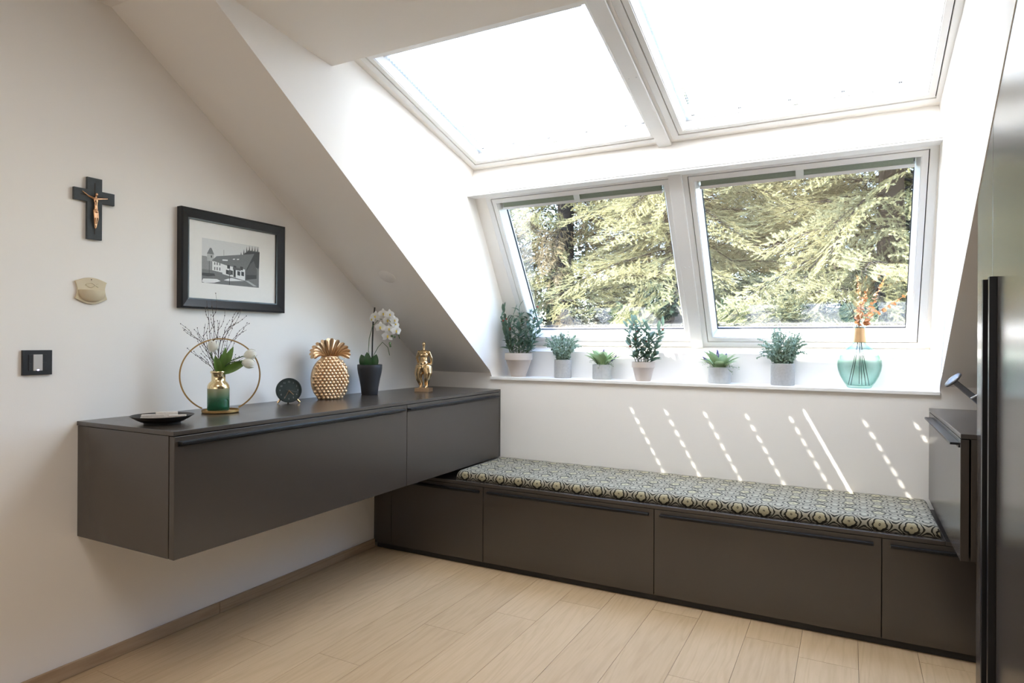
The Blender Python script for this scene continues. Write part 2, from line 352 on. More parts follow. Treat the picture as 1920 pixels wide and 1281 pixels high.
# wall under the windows
tag(MB().prism([(.46, .205, 1.0), (.46, .205, 1.19), (.46, .275, 1.228), (.46, .45, 1.33), (.46, .45, 1.0)], (2.52, 0, 0)).build('wall_dormer_back', WALL), kind=S)

# ------------------------------------------------------------ window planes
def planeM(o, upv):
    X = Vector((1, 0, 0)); Y = Vector(upv).normalized(); Z = X.cross(Y); m = Matrix((X, Y, Z)).transposed().to_4x4(); m.translation = Vector(o); return m
LO = planeM((0, .25, 1.26), (0, -.55, .84)); LL = 1.004
UP = planeM((0, -.394, 2.2956), (0, -1, .2587)); UL = 1.00
LW = [(.664, 1.722), (1.823, 2.863)]
UW = [(.607, 1.687), (1.798, 2.875)]
def panel(name, PM, W, L, xl, xr, s0, s1):
    mb = MB(); g = .004
    xs = [xl]+[v for w_ in W for v in (w_[0]-g, w_[1]+g)]+[xr]
    for i in range(0, len(xs), 2): mb.box(xs[i], xs[i+1], s0, s1, -.16, 0)
    for a, b in W: mb.box(a-g, b+g, s0, -g, -.16, 0); mb.box(a-g, b+g, L+g, s1, -.16, 0)
    o = mb.build(name, WALL); o.matrix_world = PM; tag(o, kind=S)
    for a, b in W:                      # casing strip around each opening
        t = MB(); 
        ring(t, a-g-.0005, b+g+.0005, -g-.0005, L+g+.0005, [(0, 0), (0, .003), (-.030, .003), (-.034, .0)])
        q = t.build('casing', FRAME, o)
def ring(mb, x0, x1, y0, y1, prof, mi=0):
    """prof: (inset, height) closed loop swept round the rectangle with mitred corners"""
    n = len(prof); C = [(x0, y0, 1, 1), (x1, y0, -1, 1), (x1, y1, -1, -1), (x0, y1, 1, -1)]; vs = []
    for cx, cy_, sx, sy in C:
        for m_, z in prof: vs.append((cx+sx*m_, cy_+sy*m_, z))
    fs = [(c*n+i, ((c+1) % 4)*n+i, ((c+1) % 4)*n+(i+1) % n, c*n+(i+1) % n) for c in range(4) for i in range(n)]
    mb.add(vs, fs, mi)
panel('trim_1', LO, LW, LL, .46, 2.97, -.047, 1.032)
panel('trim_2', UP, UW, UL, .46, 2.97, -.068, 1.20)
# beam between lower and upper windows with the ledge profile
tag(MB().prism([(.50, -.385, 2.150), (.50, -.332, 2.2795), (.50, -.30, 2.42), (.50, -.20, 2.42), (.50, -.20, 2.09), (.50, -.306, 2.119), (.50, -.34, 2.124), (.50, -.385, 2.124)], (2.44, 0, 0)).build('trim_3', WALL), kind=S)
tag(MB().box(.52, 2.92, -.391, -.385, 2.122, 2.1495).box(.52, 2.92, -.389, -.31, 2.112, 2.122).build('trim_4', FRAME, bev=.002), kind=S)

def window(name, PM, x0, W, L):
    root = thing(name, (0, 0, 0), kind=S); m = PM.copy(); m.translation = PM @ Vector((x0, 0, 0)); root.matrix_world = m
    mb = MB(); ring(mb, -.0035, W+.0035, -.0035, L+.0035, [(0, -.008), (.0, -.15), (.012, -.15), (.012, -.11), (-.001, -.105), (-.001, -.008)]); mb.build('outer_frame', GASK, root)
    mb = MB(); ring(mb, 0, W, 0, L, [(0, 0), (.024, 0), (.025, -.004), (.028, -.004), (.030, -.012), (.046, -.060), (.046, -.092), (0, -.092)]); mb.build('sash', FRAME, root)
    mb = MB(); ring(mb, .0462, W-.0462, .0462, L-.0462, [(0, -.064), (.0035, -.066), (.0035, -.076), (0, -.076)]); mb.build('glazing_gasket', GASK, root)
    MB().box(.0465, W-.0465, .0465, L-.0465, -.084, -.078).build('glass_pane', GLASS, root)
    mb = MB(); ring(mb, -.05, W+.05, -.05, L+.05, [(0, -.150), (0, -.160), (.054, -.160), (.054, -.150)]); mb.build('outer_flashing', GASK, root)
    return root
for i, (a, b) in enumerate(UW): window('window_%d' % (i+1), UP, a, b-a, UL)
for i, (a, b) in enumerate(LW): window('window_%d' % (i+3), LO, a, b-a, LL)
# centre mullion bars
def mull(n, PM, x0, x1, s0, s1, scr):
    r = MB().box(x0, x1, s0, s1, .0045, .019).build(n, FRAME, bev=.0025); r.matrix_world = PM; tag(r, kind=S)
    for a, b in scr:
        c = MB().lathe([(.0045, .0), (.0045, .0012), (.003, .0018), (0.0001, .0018)], 12).build('screw_cap', RAIL, r); c.location = (a, b, .0185)
mull('trim_5', UP, 1.678, 1.7465, -.104, 1.10, [(1.697, -.075), (1.728, -.075), (1.699, .52), (1.732, .52)])
mull('trim_6', LO, 1.7245, 1.7935, -.064, 1.03, [(1.748, .50), (1.773, .50)])

# ------------------------------------------------------------ pleated blinds
def blind_down(label, x0, W, cords):
    root = thing('pleated_blind', (0, 0, 0), 0, label, 'blind', 'lowered pleated blinds of the roof windows'); m = UP.copy(); m.translation = UP @ Vector((x0, 0, 0)); root.matrix_world = m
    y0, y1, p = .044, .925, .0203; n = int((y1-y0)/p); p = (y1-y0)/n
    cuts = [0]
    for c in cords: cuts += [c-.0070, c+.0070]
    cuts.append(W); mb = MB()
    vs = []; rows = [(y0+p*i/2, -.047 if i % 2 == 0 else -.056) for i in range(2*n+1)]
    rr = random.Random(3)
    for y, z in rows:
        e = .0022 if z < -.05 else 0
        for j, c in enumerate(cuts): vs.append((c+(e if j == 0 else (-e+(.012 if y > y0+26*p/2 else 0) if j == len(cuts)-1 else 0)), y, z+rr.uniform(-.0005, .0005)))
    k = len(cuts); fs = []
    for i in range(2*n):
        for j in range(k-1):
            if j % 2 == 1 and i % 2 == 0 and i < 26: continue
            fs.append((i*k+j, i*k+j+1, (i+1)*k+j+1, (i+1)*k+j))
    mb.add(vs, fs); mb.build('pleated_fabric', BLIND, root)
    MB().box(-.004, W+.004, y0-.016, y0, -.060, -.044).build('bottom_rail', RAIL, root, bev=.002)
    MB().box(-.004, W+.004, y1, y1+.022, -.066, -.042).build('top_rail', RAIL, root, bev=.002)
    t = MB().box(W/2-.013, W/2+.013, y0-.008, y0+.003, -.046, -.040).box(W/2-.010, W/2+.010, y0-.030, y0-.008, -.043, -.039).build('pull_tab', CLEAR, root, bev=.002)
    for c in cords: MB().tube([(c, y0-.01, -.0515), (c, y1+.01, -.0515)], .0005, 4).build('cord', RAIL, root)
cl = [.690, .889, 1.106, 1.323, 1.54]; cr_ = [1.878, 2.095, 2.312, 2.529, 2.746]
blind_down('lowered white pleated blind in the smaller visible roof window, left of the bar', .642, .980, [c-.642 for c in cl])
blind_down('lowered white pleated blind in the roof window to the right of the dividing bar', 1.840, .987, [c-1.840 for c in cr_])
def blind_up(label, x0, W):
    root = thing('pleated_blind', (0, 0, 0), 0, label, 'blind', 'raised pleated blinds of the lower windows'); m = LO.copy(); m.translation = LO @ Vector((x0, 0, 0)); root.matrix_world = m
    MB().box(0, W, .968, .976, -.055, -.024).build('top_rail', RAIL, root, bev=.0015)
    mb = MB()
    for i in range(7): mb.box(.006, W-.006, .9405+i*.0038, .9435+i*.0038, -.053+.001*(i % 2), -.026-.001*(i % 2))
    s_ = mb.build('folded_pleats', STACK, root); s_['kind'] = 'stuff'
    MB().box(0, W, .924, .940, -.055, -.022).build('bottom_rail', RAIL, root, bev=.0015)
    MB().box(W/2-.018, W/2+.018, .928, .985, -.020, -.017).build('pull_tab', CLEAR, root, bev=.001)
blind_up('raised grey green pleated blind at the head of the window beside the tall corner plant', .664+.0475, 1.058-.095)
blind_up('raised grey green pleated blind at the head of the window above the green glass bottle', 1.823+.0475, 1.040-.095)

# ------------------------------------------------------------ wall-hung sideboard on the left wall
def sideboard():
    t = thing('wall_cabinet', (0, -1.12, .5148), 0, 'long taupe wall hung sideboard carrying the vases and clock', 'cabinet'); t0 = Vector(t.location)
    def B(nm, x0, x1, y0, y1, z0, z1, m=TAUPE, par=t, b=.0012, base=t0):
        mb = MB().box(x0-base.x, x1-base.x, y0-base.y, y1-base.y, z0-base.z, z1-base.z); return mb.build(nm, m, par, bev=b)
    B('countertop', .0015, .569, -2.262, -.0015, .9305, .9463)
    B('side_panel', .0015, .5385, -2.2585, -2.2395, .5148, .9285)
    B('side_panel', .0015, .569, -.0205, -.002, .5148, .9285)
    B('carcass', .003, .5385, -2.238, -.022, .5165, .9285, DARKIN)
    for y0, y1, hy0, hy1 in ((-2.2585, -.9900, -2.2457, -1.0264), (-.9872, -.0225, -.9867, -.0523)):
        d = B('door', .5435, .569, y0, y1, .5148, .9275)
        MB().box(.569, .593, hy0+1.12, hy1+1.12, .902-.5148, .910-.5148).box(.569, .573, hy0+1.12, hy1+1.12, .893-.5148, .902-.5148).build('handle', BLACKM, d, bev=.001)
sideboard()
def right_cab():
    t = thing('wall_cabinet', (3.2, -.5, .5148), 0, 'shorter taupe wall hung cabinet beside the tall wardrobe', 'cabinet'); b_ = Vector(t.location)
    def B(nm, x0, x1, y0, y1, z0, z1, m=TAUPE):
        return MB().box(x0-b_.x, x1-b_.x, y0-b_.y, y1-b_.y, z0-b_.z, z1-b_.z).build(nm, m, t, bev=.0012)
    B('countertop', 2.894, XR-.002, -.992, -.0015, .9305, .9463)
    B('carcass', 2.924, XR-.003, -.989, -.003, .5165, .9285, TAUPE)
    d = B('door', 2.894, 2.9185, -.989, -.004, .5148, .9275)
    MB().box(2.866-b_.x, 2.894-b_.x, -.972-b_.y, -.12-b_.y, .906-b_.z, .914-b_.z).box(2.890-b_.x, 2.894-b_.x, -.972-b_.y, -.12-b_.y, .897-b_.z, .906-b_.z).build('handle', BLACKM, d, bev=.001)
right_cab()
# ------------------------------------------------------------ bench
def bench():
    t = thing('storage_bench', (1.6, -.28, 0), 0, 'long low taupe storage bench under the window sill', 'bench'); b_ = Vector(t.location)
    def B(nm, x0, x1, y0, y1, z0, z1, m=TAUPE, par=t):
        return MB().box(x0-b_.x, x1-b_.x, y0-b_.y, y1-b_.y, z0-b_.z, z1-b_.z).build(nm, m, par, bev=.0012)
    B('plinth', .016, 3.54, -.547, -.01, .0, .033, DARKIN)
    B('carcass', .002, 3.55, -.537, -.0015, .034, .4455, DARKIN)
    B('seat_board', .002, 2.8985, -.5622, -.0015, .4478, .4655)
    B('seat_board', 2.9000, 3.55, -.5622, -.0015, .4478, .4655)
    B('filler_panel', .002, .1314, -.5622, -.5385, .032, .4455)
    for x0, x1, h0, h1 in ((.1344, .7680, .16, .7465), (.7712, 1.7250, .8009, 1.7017), (1.7282, 2.6790, 1.7562, 2.6503), (2.6822, 3.5485, 2.7112, 3.50)):
        d = B('drawer_front', x0, x1, -.5622, -.5385, .032, .4455)
        MB().box(h0-b_.x, h1-b_.x, -.584-b_.y, -.5622-b_.y, .4185, .4265).box(h0-b_.x, h1-b_.x, -.5665-b_.y, -.5622-b_.y, .410, .4185).build('handle', BLACKM, d, bev=.001)
bench()
def cushion():
    x0, x1, y0, y1, z0 = .5735, 2.8875, -.532, -.006, .466
    H = .049; R = .018; nx = 110
    prof = [(y0+.006, 0), (y0+.001, .004), (y0, .012), (y0, .028), (y0+.003, .038), (y0+.010, .0455), (y0+R+.004, .049)]
    ins = [(y0+R+.004+(y1-y0-2*R-.008)*i/14, .049) for i in range(1, 14)]
    back = [(y1-(y-y0), z) for y, z in prof[::-1]]
    P = prof+ins+back
    arc = [0]
    for i in range(1, len(P)): arc.append(arc[-1]+math.hypot(P[i][0]-P[i-1][0], P[i][1]-P[i-1][1]))
    xs = [x0, x0+.002, x0+.007, x0+.016, x0+.03]+[x0+.03+(x1-x0-.06)*i/nx for i in range(1, nx)]+[x1-.03, x1-.016, x1-.007, x1-.002, x1]
    hs = {0: .35, 1: .6, 2: .82, 3: .95}
    vs = []; uvs = []; rnd = random.Random(1)
    for i, x in enumerate(xs):
        k = hs.get(i, hs.get(len(xs)-1-i, 1.))
        for j, (y, z) in enumerate(P):
            u_ = (x-x0)/(x1-x0); v_ = (y-y0)/(y1-y0)
            crown = .006*math.sin(PI*min(1, max(0, u_)))**.3*math.sin(PI*v_)**.6 if 0 < v_ < 1 else 0
            wob = .0008*math.sin(x*31+y*9)+.0006*math.sin(x*57)
            vs.append((x, y+(wob if j < 5 else 0)+(0.004*(1-k) if j < 6 else (-.004*(1-k) if j > len(P)-7 else 0)), z0+z*k+(crown if z > .045 else 0)+(wob if z > .045 else 0)))
            uvs.append((x, arc[j]-.031))
    n = len(P); fs = [(i*n+j, (i+1)*n+j, (i+1)*n+j+1, i*n+j+1) for i in range(len(xs)-1) for j in range(n-1)]
    fs += [tuple((i+1)*n-1 if False else i*n+0 for i in ()) for _ in ()]
    fs += [tuple(range(n)), tuple(range((len(xs)-1)*n, len(xs)*n))[::-1]]
    fs += [(i*n+n-1, (i+1)*n+n-1, (i+1)*n, i*n) for i in range(len(xs)-1)]
    mb = MB().add(vs, fs); me = mb.mesh('bench_cushion', CUSH, True)
    ul = me.uv_layers.new(name='UVMap')
    for lp in me.loops: ul.data[lp.index].uv = uvs[lp.vertex_index]
    o = bpy.data.objects.new('bench_cushion', me); col.objects.link(o)
    tag(o, 'long bench cushion in beige and black floral jacquard', 'cushion')
cushion()
# ------------------------------------------------------------ wardrobe
def wardrobe():
    x0, ya, yb = 2.9385, -.993, -4.6
    t = thing('wardrobe', (3.2, -2.4, 0), 0, 'tall taupe wardrobe cut to the roof slope, with long black handles', 'wardrobe'); b_ = Vector(t.location)
    def pt(y, off): return min(zs(y)-off, ZT-.01)
    body = [(ya-.002, .09), (ya-.002, pt(ya, .03)), (YT, ZT-.03), (yb, ZT-.03), (yb, .09)]
    MB().prism([(x0+.024-b_.x, y-b_.y, z) for y, z in body], (XR-.002-x0-.024, 0, 0)).build('carcass', DARKIN, t)
    MB().box(x0+.03-b_.x, XR-.003-b_.x, yb+.01-b_.y, ya-.01-b_.y, 0, .088).build('plinth', DARKIN, t)
    MB().box(x0-b_.x, XR-.003-b_.x, yb-.022-b_.y, yb-.002-b_.y, 0, ZT-.02).build('side_panel', TAUPE, t, bev=.001)
    seams = [ya, -1.2509, -1.86, -2.47, -3.08, -3.69, yb]
    hnd = {0: -1.216, 1: -1.30, 2: -2.435, 3: -2.50, 4: -3.655, 5: -3.72}
    for i in range(6):
        a, b = seams[i]-(.0015 if i else 0), seams[i+1]+.0015
        P = [(a, .09), (a, zs(a)-.010)]
        if b < YT < a: P.append((YT, ZT-.010))
        if a <= YT: P = [(a, .09), (a, ZT-.01)]
        P += [(b, min(zs(b), ZT)-.010), (b, .09)]
        d = MB().prism([(x0-b_.x, y-b_.y, z) for y, z in P], (.02, 0, 0)).build('door', TAUPE, t, bev=.0012)
        h = hnd[i]; s_ = 1 if h > seams[i+1]+.1 or True else -1
        y0, y1 = h-.020+(.02 if i % 2 == 0 else 0), h+(.02 if i % 2 == 0 else 0)
        MB().box(x0-.0185-b_.x, x0-b_.x, y0-b_.y, y1-b_.y, .16, 1.449).build('handle', BLACKM, d, bev=.001)
wardrobe()

# ------------------------------------------------------------ on the left wall
def crucifix():
    t = thing('crucifix', (0, -2.2085, 1.75), 0, 'dark slate crucifix with a small rose bronze figure', 'crucifix')
    P = [(-.0275, -.1175), (.0275, -.1175), (.0275, .024), (.0745, .024), (.0745, .070), (.0275, .070), (.0275, .117), (-.0275, .117), (-.0275, .070), (-.0745, .070), (-.0745, .024), (-.0275, .024)]
    MB().prism([(.003, a, b) for a, b in P], (.011, 0, 0)).build('cross', SLATE, t, bev=.0008)
    MB().box(.0138, .0144, -.0013, .0013, -.098, .098).box(.0138, .0144, -.052, .052, .0457, .0483).build('slot', HOLE, t)
    B = [((.0195, 0, -.005), .0086, (.8, 1, 1)), ((.0205, 0, .012), .0068, (.8, 1, 1)), ((.0215, 0, .030), .0092, (.7, 1, 1.1)), ((.024, .001, .0535), .0056, (1, .9, 1.2))]
    T = [([(.0205, 0, -.005), (.021, 0, .012), (.0215, 0, .032), (.022, 0, .044), (.0235, .001, .052)], [.0075, .006, .007, .0034, .0032]),
         ([(.0205, -.006, .0375), (.018, -.026, .045), (.0165, -.046, .0585)], [.0046, .0029, .0019]), ([(.0205, .006, .0375), (.018, .026, .042), (.0165, .046, .046)], [.0046, .0029, .0019]),
         ([(.020, -.004, -.008), (.0245, -.0045, -.036), (.019, -.002, -.058), (.0185, .0, -.074)], [.0064, .0052, .0036, .0026]), ([(.020, .004, -.008), (.0235, .0045, -.036), (.019, .003, -.058), (.020, .001, -.072)], [.0064, .0052, .0036, .0026])]
    organic('figure', B, T, .0011, BRONZE, t)
    MB().lathe([(.0001, 0), (.0085, 0), (.0095, .004), (.0080, .011), (.0001, .012)], 14, (.0205, 0, -.016)).build('loincloth', BRONZE, t, smooth=True)
def organic(name, balls, tubes, vox, m, parent):
    """one continuous surface grown from overlapping balls and tapered limbs"""
    mb = MB()
    for c, r, s3 in balls: mb.ball(c, r, 16, sc=s3)
    for P, R in tubes:
        P = [Vector(p) for p in P]
        for i in range(len(P)-1):
            n = max(2, int((P[i+1]-P[i]).length/(min(R)*.45)))
            for k in range(n+1): mb.ball(P[i].lerp(P[i+1], k/n), R[i]+(R[i+1]-R[i])*k/n, 10)
    o = mb.build(name, m, parent, smooth=True)
    md = o.modifiers.new('remesh', 'REMESH'); md.mode = 'VOXEL'; md.voxel_size = vox; md.use_smooth_shade = True
    sm = o.modifiers.new('smooth', 'SMOOTH'); sm.factor = .5; sm.iterations = 5
    return o
crucifix()
def font():
    t = thing('holy_water_font', (0, -2.2155, 1.4370), 0, 'small cream ceramic holy water font with a raised fish sign', 'holy water font')
    W, H = .0585, .0500; o = []
    for i in range(13): a = i/12; o.append((-W+2*W*a, .034+.0165*math.sin(PI*a)))
    for i in range(1, 8): a = i/8; o.append((W-.008*math.sin(PI*a), .034-.068*a+.006))
    for i in range(13): a = i/12; o.append((W-2*W*a, -.030-.020*math.sin(PI*a)))
    for i in range(1, 8): a = i/8; o.append((-W+.008*math.sin(PI*a), -.030+.068*a-.004))
    MB().prism([(.0015, y, z) for y, z in o], (.008, 0, 0)).build('back_plate', CLAY, t, bev=.002)
    vs = []; nu, nv = 16, 8                                     # half bowl
    for i in range(nv+1):
        a = i/nv*PI/2
        for j in range(nu+1):
            b = -PI/2+PI*j/nu; vs.append((.009+.030*math.cos(a)**.8*math.cos(b), .047*math.cos(a)**.7*math.sin(b), .002-.044*math.sin(a)))
    fs = [(i*(nu+1)+j, i*(nu+1)+j+1, (i+1)*(nu+1)+j+1, (i+1)*(nu+1)+j) for i in range(nv) for j in range(nu)]
    fs.append(tuple(range(nu+1))[::-1]); MB().add(vs, fs).build('bowl', CLAY, t, auto=40)
    top = [(.0098, -.022+.036*i/10, .0215+.0085*math.sin(PI*i/10)) for i in range(11)]+[(.0098, .024, .014)]
    bot = [(.0098, -.022+.036*i/10, .0215-.0085*math.sin(PI*i/10)) for i in range(11)]+[(.0098, .024, .0285)]
    MB().tube(top, .0019, 6).tube(bot, .0019, 6).build('fish_relief', CLAY, t, smooth=True)
    c = MB().lathe([(.0019, 0), (.0019, .0008)], 10).build('hanging_hole', HOLE, t); c.rotation_euler = (0, PI/2, 0); c.location = (.0094, -.001, .0425)
font()
def switch():
    t = thing('light_switch', (0, -2.398, 1.169), 0, 'square black wall switch with a pale centre sensor plate', 'light switch')
    MB().box(.0005, .011, -.047, .047, -.044, .044).build('frame', SWB, t, bev=.001)
    for sy in (-1, 1):
        for z0, z1 in ((-.0285, -.0006), (.0006, .0285)):
            a, b = (.0155, .0290) if sy > 0 else (-.0290, -.0155)
            MB().box(.011, .0135, a, b, z0, z1).build('button', SWB, t, bev=.0008)
    MB().box(.011, .0145, -.0148, .0148, -.0288, .0288).build('sensor_plate', SWW, t, bev=.001)
    MB().ball((.0146, 0, -.0265), .0026, 8, sc=(.3, 1.4, .8)).build('indicator_light', LED, t)
switch()
def picture():
    t = thing('framed_picture', (0, -1.5780, 1.609), 0, 'black framed black and white photo of a farmhouse and church tower', 'picture')
    W, H = .2845, .218
    def rg(prof, nm, m, b=0):
        mb = MB(); ring(mb, -W, W, -H, H, prof); mb.xf(Matrix(((0, 0, 1, 0), (1, 0, 0, 0), (0, 1, 0, 0), (0, 0, 0, 1)))); return mb.build(nm, m, t, bev=b)
    rg([(0, .002), (0, .030), (.008, .033), (.040, .020), (.046, .0195), (.046, .010), (.04, .002)], 'frame', BLACK)
    MB().box(.003, .0115, -W+.042, W-.042, -H+.042, H-.042).build('mount', MATB, t)
    # printed photograph: flat tones on one sheet, x along the wall 0..1, y up 0..1
    tones = [.62, .05, .10, .17, .26, .75, .035, .42]
    ms = [mat('print tone %d' % i, (g, g, g*.98), .6, noise=(220, .22 if g < .5 else .06)) for i, g in enumerate(tones)]
    x0, x1, z0, z1 = -.172, .139, -.1005, .0990
    mb = MB(); lay = [0]
    def poly(pts, mi):
        lay[0] += 1; x = .0117+lay[0]*.00002
        mb.add([(x, x0+(x1-x0)*a, z0+(z1-z0)*b) for a, b in pts], [tuple(range(len(pts)))], mi)
    poly([(0, 0), (1, 0), (1, 1), (0, 1)], 0)
    tr = [(.62, .55)]
    for i in range(15): a = .64+.36*i/14; tr += [(a, .72+.22*min(1, i/6)+(.06 if i % 2 else -.05)), (a+.012, .70+.16*min(1, i/6))]
    poly(tr+[(1, .4), (.62, .4)], 1)
    poly([(0, 0), (1, 0), (1, .48), (0, .48)], 3)
    poly([(0, .30), (.2, .30), (.2, .56), (.06, .60), (0, .60)], 4)
    poly([(.085, .50), (.195, .50), (.195, .66), (.085, .66)], 7); poly([(.08, .66), (.20, .66), (.155, .80), (.13, .80)], 3); poly([(.145, .58), (.165, .58), (.165, .63), (.145, .63)], 1)
    poly([(.36, .60), (.367, .60), (.367, .80), (.36, .80)], 4)
    poly([(.17, .30), (.34, .27), (.34, .50), (.17, .50)], 5); poly([(.34, .24), (.74, .14), (.74, .50), (.34, .52)], 5)
    poly([(.74, .15), (.96, .22), (.96, .42), (.90, .64), (.74, .42)], 2)
    poly([(.16, .52), (.24, .63), (.91, .81), (.76, .40), (.40, .45)], 3)
    poly([(.91, .81), (.99, .46), (.975, .46), (.895, .70), (.78, .40), (.76, .40)], 1)
    poly([(.34, .545), (.43, .555), (.43, .585), (.34, .575)], 5); poly([(.52, .60), (.555, .607), (.555, .632), (.52, .62)], 5); poly([(.59, .61), (.63, .618), (.63, .64), (.59, .63)], 5)
    for a in (.20, .24, .285): poly([(a, .31), (a+.02, .31), (a+.02, .38), (a, .38)], 3); poly([(a, .43), (a+.02, .43), (a+.02, .49), (a, .49)], 3)
    for a in (.40, .47, .60, .67): poly([(a, .25), (a+.05, .24), (a+.05, .34), (a, .35)], 1)
    for a in (.42, .53, .65): poly([(a, .38), (a+.05, .375), (a+.05, .46), (a, .465)], 1)
    poly([(.53, .20), (.57, .19), (.57, .46), (.53, .46)], 1); poly([(.52, .37), (.66, .36), (.66, .42), (.52, .43)], 2)
    poly([(.76, .17), (.95, .21), (.95, .30), (.76, .28)], 1)
    poly([(0, .02), (.05, .0), (.20, .02), (.31, .07), (.25, .11), (.1, .1), (.02, .09)], 5)
    poly([(.36, .10), (.46, .09), (.72, .13), (.60, .15), (.50, .17), (.43, .14)], 5); poly([(.12, .18), (.20, .18), (.19, .205), (.14, .20)], 5)
    poly([(.74, .14), (.80, .14), (.96, .03), (.90, .02)], 7)
    poly([(0, .22), (.2, .23), (.22, .18), (.1, .15), (0, .16)], 1)
    poly([(.455, .0), (.468, .0), (.463, .36), (.458, .36)], 1); poly([(.435, .28), (.455, .22), (.49, .24), (.495, .33), (.46, .37)], 2)
    poly([(.115, .22), (.122, .22), (.122, .50), (.115, .50)], 1)
    o = mb.build('photo_print', ms, t)
picture()
def fill_lamp_housing():
    t = thing('fill_lamp_housing', (1.75, -3.25, ZT), 0, 'round flat white housing added around the unseen ceiling fill light', 'lamp')  # made-up housing, out of view, for the added ceiling fill
    MB().lathe([(.0001, -.002), (.49, -.002), (.50, -.010), (.50, -.085), (.49, -.090), (.465, -.090), (.46, -.080), (.0001, -.080)], 64).build('shade', WHITE, t, auto=40)
fill_lamp_housing()
def added_window():
    r = thing('window_5', (1.8, YF, 1.35), kind=S)  # unseen window, made up to surround the added fill behind the camera
    mb = MB(); ring(mb, -1.36, 1.36, -.91, .91, [(0, 0), (0, .05), (.06, .05), (.06, 0)]); mb.xf(Matrix(((1, 0, 0, 0), (0, 0, 1, 0), (0, 1, 0, 0), (0, 0, 0, 1)))); mb.build('window_frame', FRAME, r)
    MB().box(-1.30, 1.30, .01, .016, -.85, .85).build('glass_pane', GLASS, r); MB().box(-.03, .03, .016, .05, -.85, .85).build('mullion', FRAME, r)
added_window()
def cover():
    t = thing('round_cover', (0, 0, 0), 0, 'round white blank cover with small dots on the sloped ceiling', 'ceiling cover')
    p = Vector((.2845, -.7995, zs(-.7995))); n = Vector((0, -SS, -1)).normalized()
    m = Vector((1, 0, 0)); y = n.cross(m); M_ = Matrix((m, y, n)).transposed().to_4x4(); M_.translation = p+n*.0003; t.matrix_world = M_
    MB().lathe([(.050, 0), (.050, .0015), (.048, .003), (.0001, .003)], 40).build('disc', WALL, t, auto=40)
    for a, b in ((-.02, .02), (.0, .005), (.025, -.012)):
        c = MB().lathe([(.0022, 0), (.0022, .0006)], 8).build('screw_dot', RAIL, t); c.location = (a, b, .003)
cover()

# ------------------------------------------------------------ on the sideboard
ZC = .9465
def rz_to_cam(x, y): return math.atan2(-3.6244-y, 2.5615-x)+PI/2
def leaf_mesh(name, L, W, m, fold=.25, curl=.25, seg=6, tip=1.0):
    """leaf along +X, 2 halves folded along the midrib"""
    vs = []
    for i in range(seg+1):
        t = i/seg; w_ = W/2*math.sin(PI*t**tip)**.75 if 0 < t < 1 else .0004
        x = L*t; z = curl*L*(t-t*t*1.6)
        vs += [(x, -w_, z+fold*w_), (x, 0, z), (x, w_, z+fold*w_)]
    fs = [(i*3+j, i*3+j+1, i*3+j+4, i*3+j+3) for i in range(seg) for j in range(2)]
    return MB().add(vs, fs).mesh(name, m, True)
def plate():
    t = thing('plate', (.335, -2.145, ZC), 0, 'black cast plate with folded papers near the end of the sideboard', 'plate')
    MB().lathe([(.0001, .006), (.060, .006), (.072, .009), (.088, .0180), (.1045, .0290), (.105, .0306), (.103, .0306), (.086, .0200), (.074, .0120), (.055, .0095), (.0001, .0092)][::1], 56).build('dish', PLATEM, t, smooth=True)
    MB().lathe([(.052, 0), (.060, 0), (.062, .0065), (.052, .0065)], 40).build('foot', PLATEM, t, auto=40)
plate()
def paper(x, y, rz, w_, d, h, lab, tilt=0):
    mb = MB(); n = 3
    for i in range(n): mb.box(-w_/2+i*.002, w_/2-i*.001, -d/2+i*.001, d/2-i*.002, i*h/n, i*h/n+h/n-.0006)
    o = mb.build('folded_paper', PAPER, bev=.0006); o.location = (x, y, ZC+.0102+tilt); o.rotation_euler = (0.0, 0, rz)
    tag(o, lab, 'paper', 'folded papers on the black plate')
paper(.300, -2.160, .93, .080, .036, .020, 'thick folded cream paper lying at the back of the black plate', .002)
paper(.328, -2.125, 1.02, .078, .022, .028, 'small cream paper packet standing tallest in the middle of the black plate', .002)
paper(.372, -2.112, .80, .062, .030, .018, 'flat cream paper slip at the front of the black plate', .002)
def ringstand():
    x, y = .205, -1.800
    t = thing('ring_stand', (x, y, ZC), rz_to_cam(x, y), 'brass hoop stand with a small round tray around the green vase', 'decorative stand')
    MB().lathe([(.0001, 0), (.068, 0), (.073, .004), (.073, .013), (.0705, .013), (.070, .006), (.0001, .0055)], 48).build('tray', RINGG, t, auto=40)
    R = .1545; cz = .157; mb = MB(); a0 = math.radians(-90+27); pts = []
    for i in range(73):
        a = a0+(2*PI-math.radians(54))*i/72; pts.append((R*math.cos(a), 0, cz+R*math.sin(a)))
    hw, th = .0055, .0028; vs = []
    for i, (px, py, pz) in enumerate(pts):
        r_ = Vector((px, 0, pz-cz)).normalized()
        for s1, s2 in ((-1, -1), (1, -1), (1, 1), (-1, 1)): vs.append((px+r_.x*th*s1, py+hw*s2, pz+r_.z*th*s1))
    n = len(pts); fs = [(i*4+j, i*4+(j+1) % 4, (i+1)*4+(j+1) % 4, (i+1)*4+j) for i in range(n-1) for j in range(4)]+[(0, 1, 2, 3), (n*4-1, n*4-2, n*4-3, n*4-4)]
    MB().add(vs, fs).build('hoop', RINGG, t, auto=40)
ringstand()
VX, VY, VZ = .199, -1.806, ZC+.0060
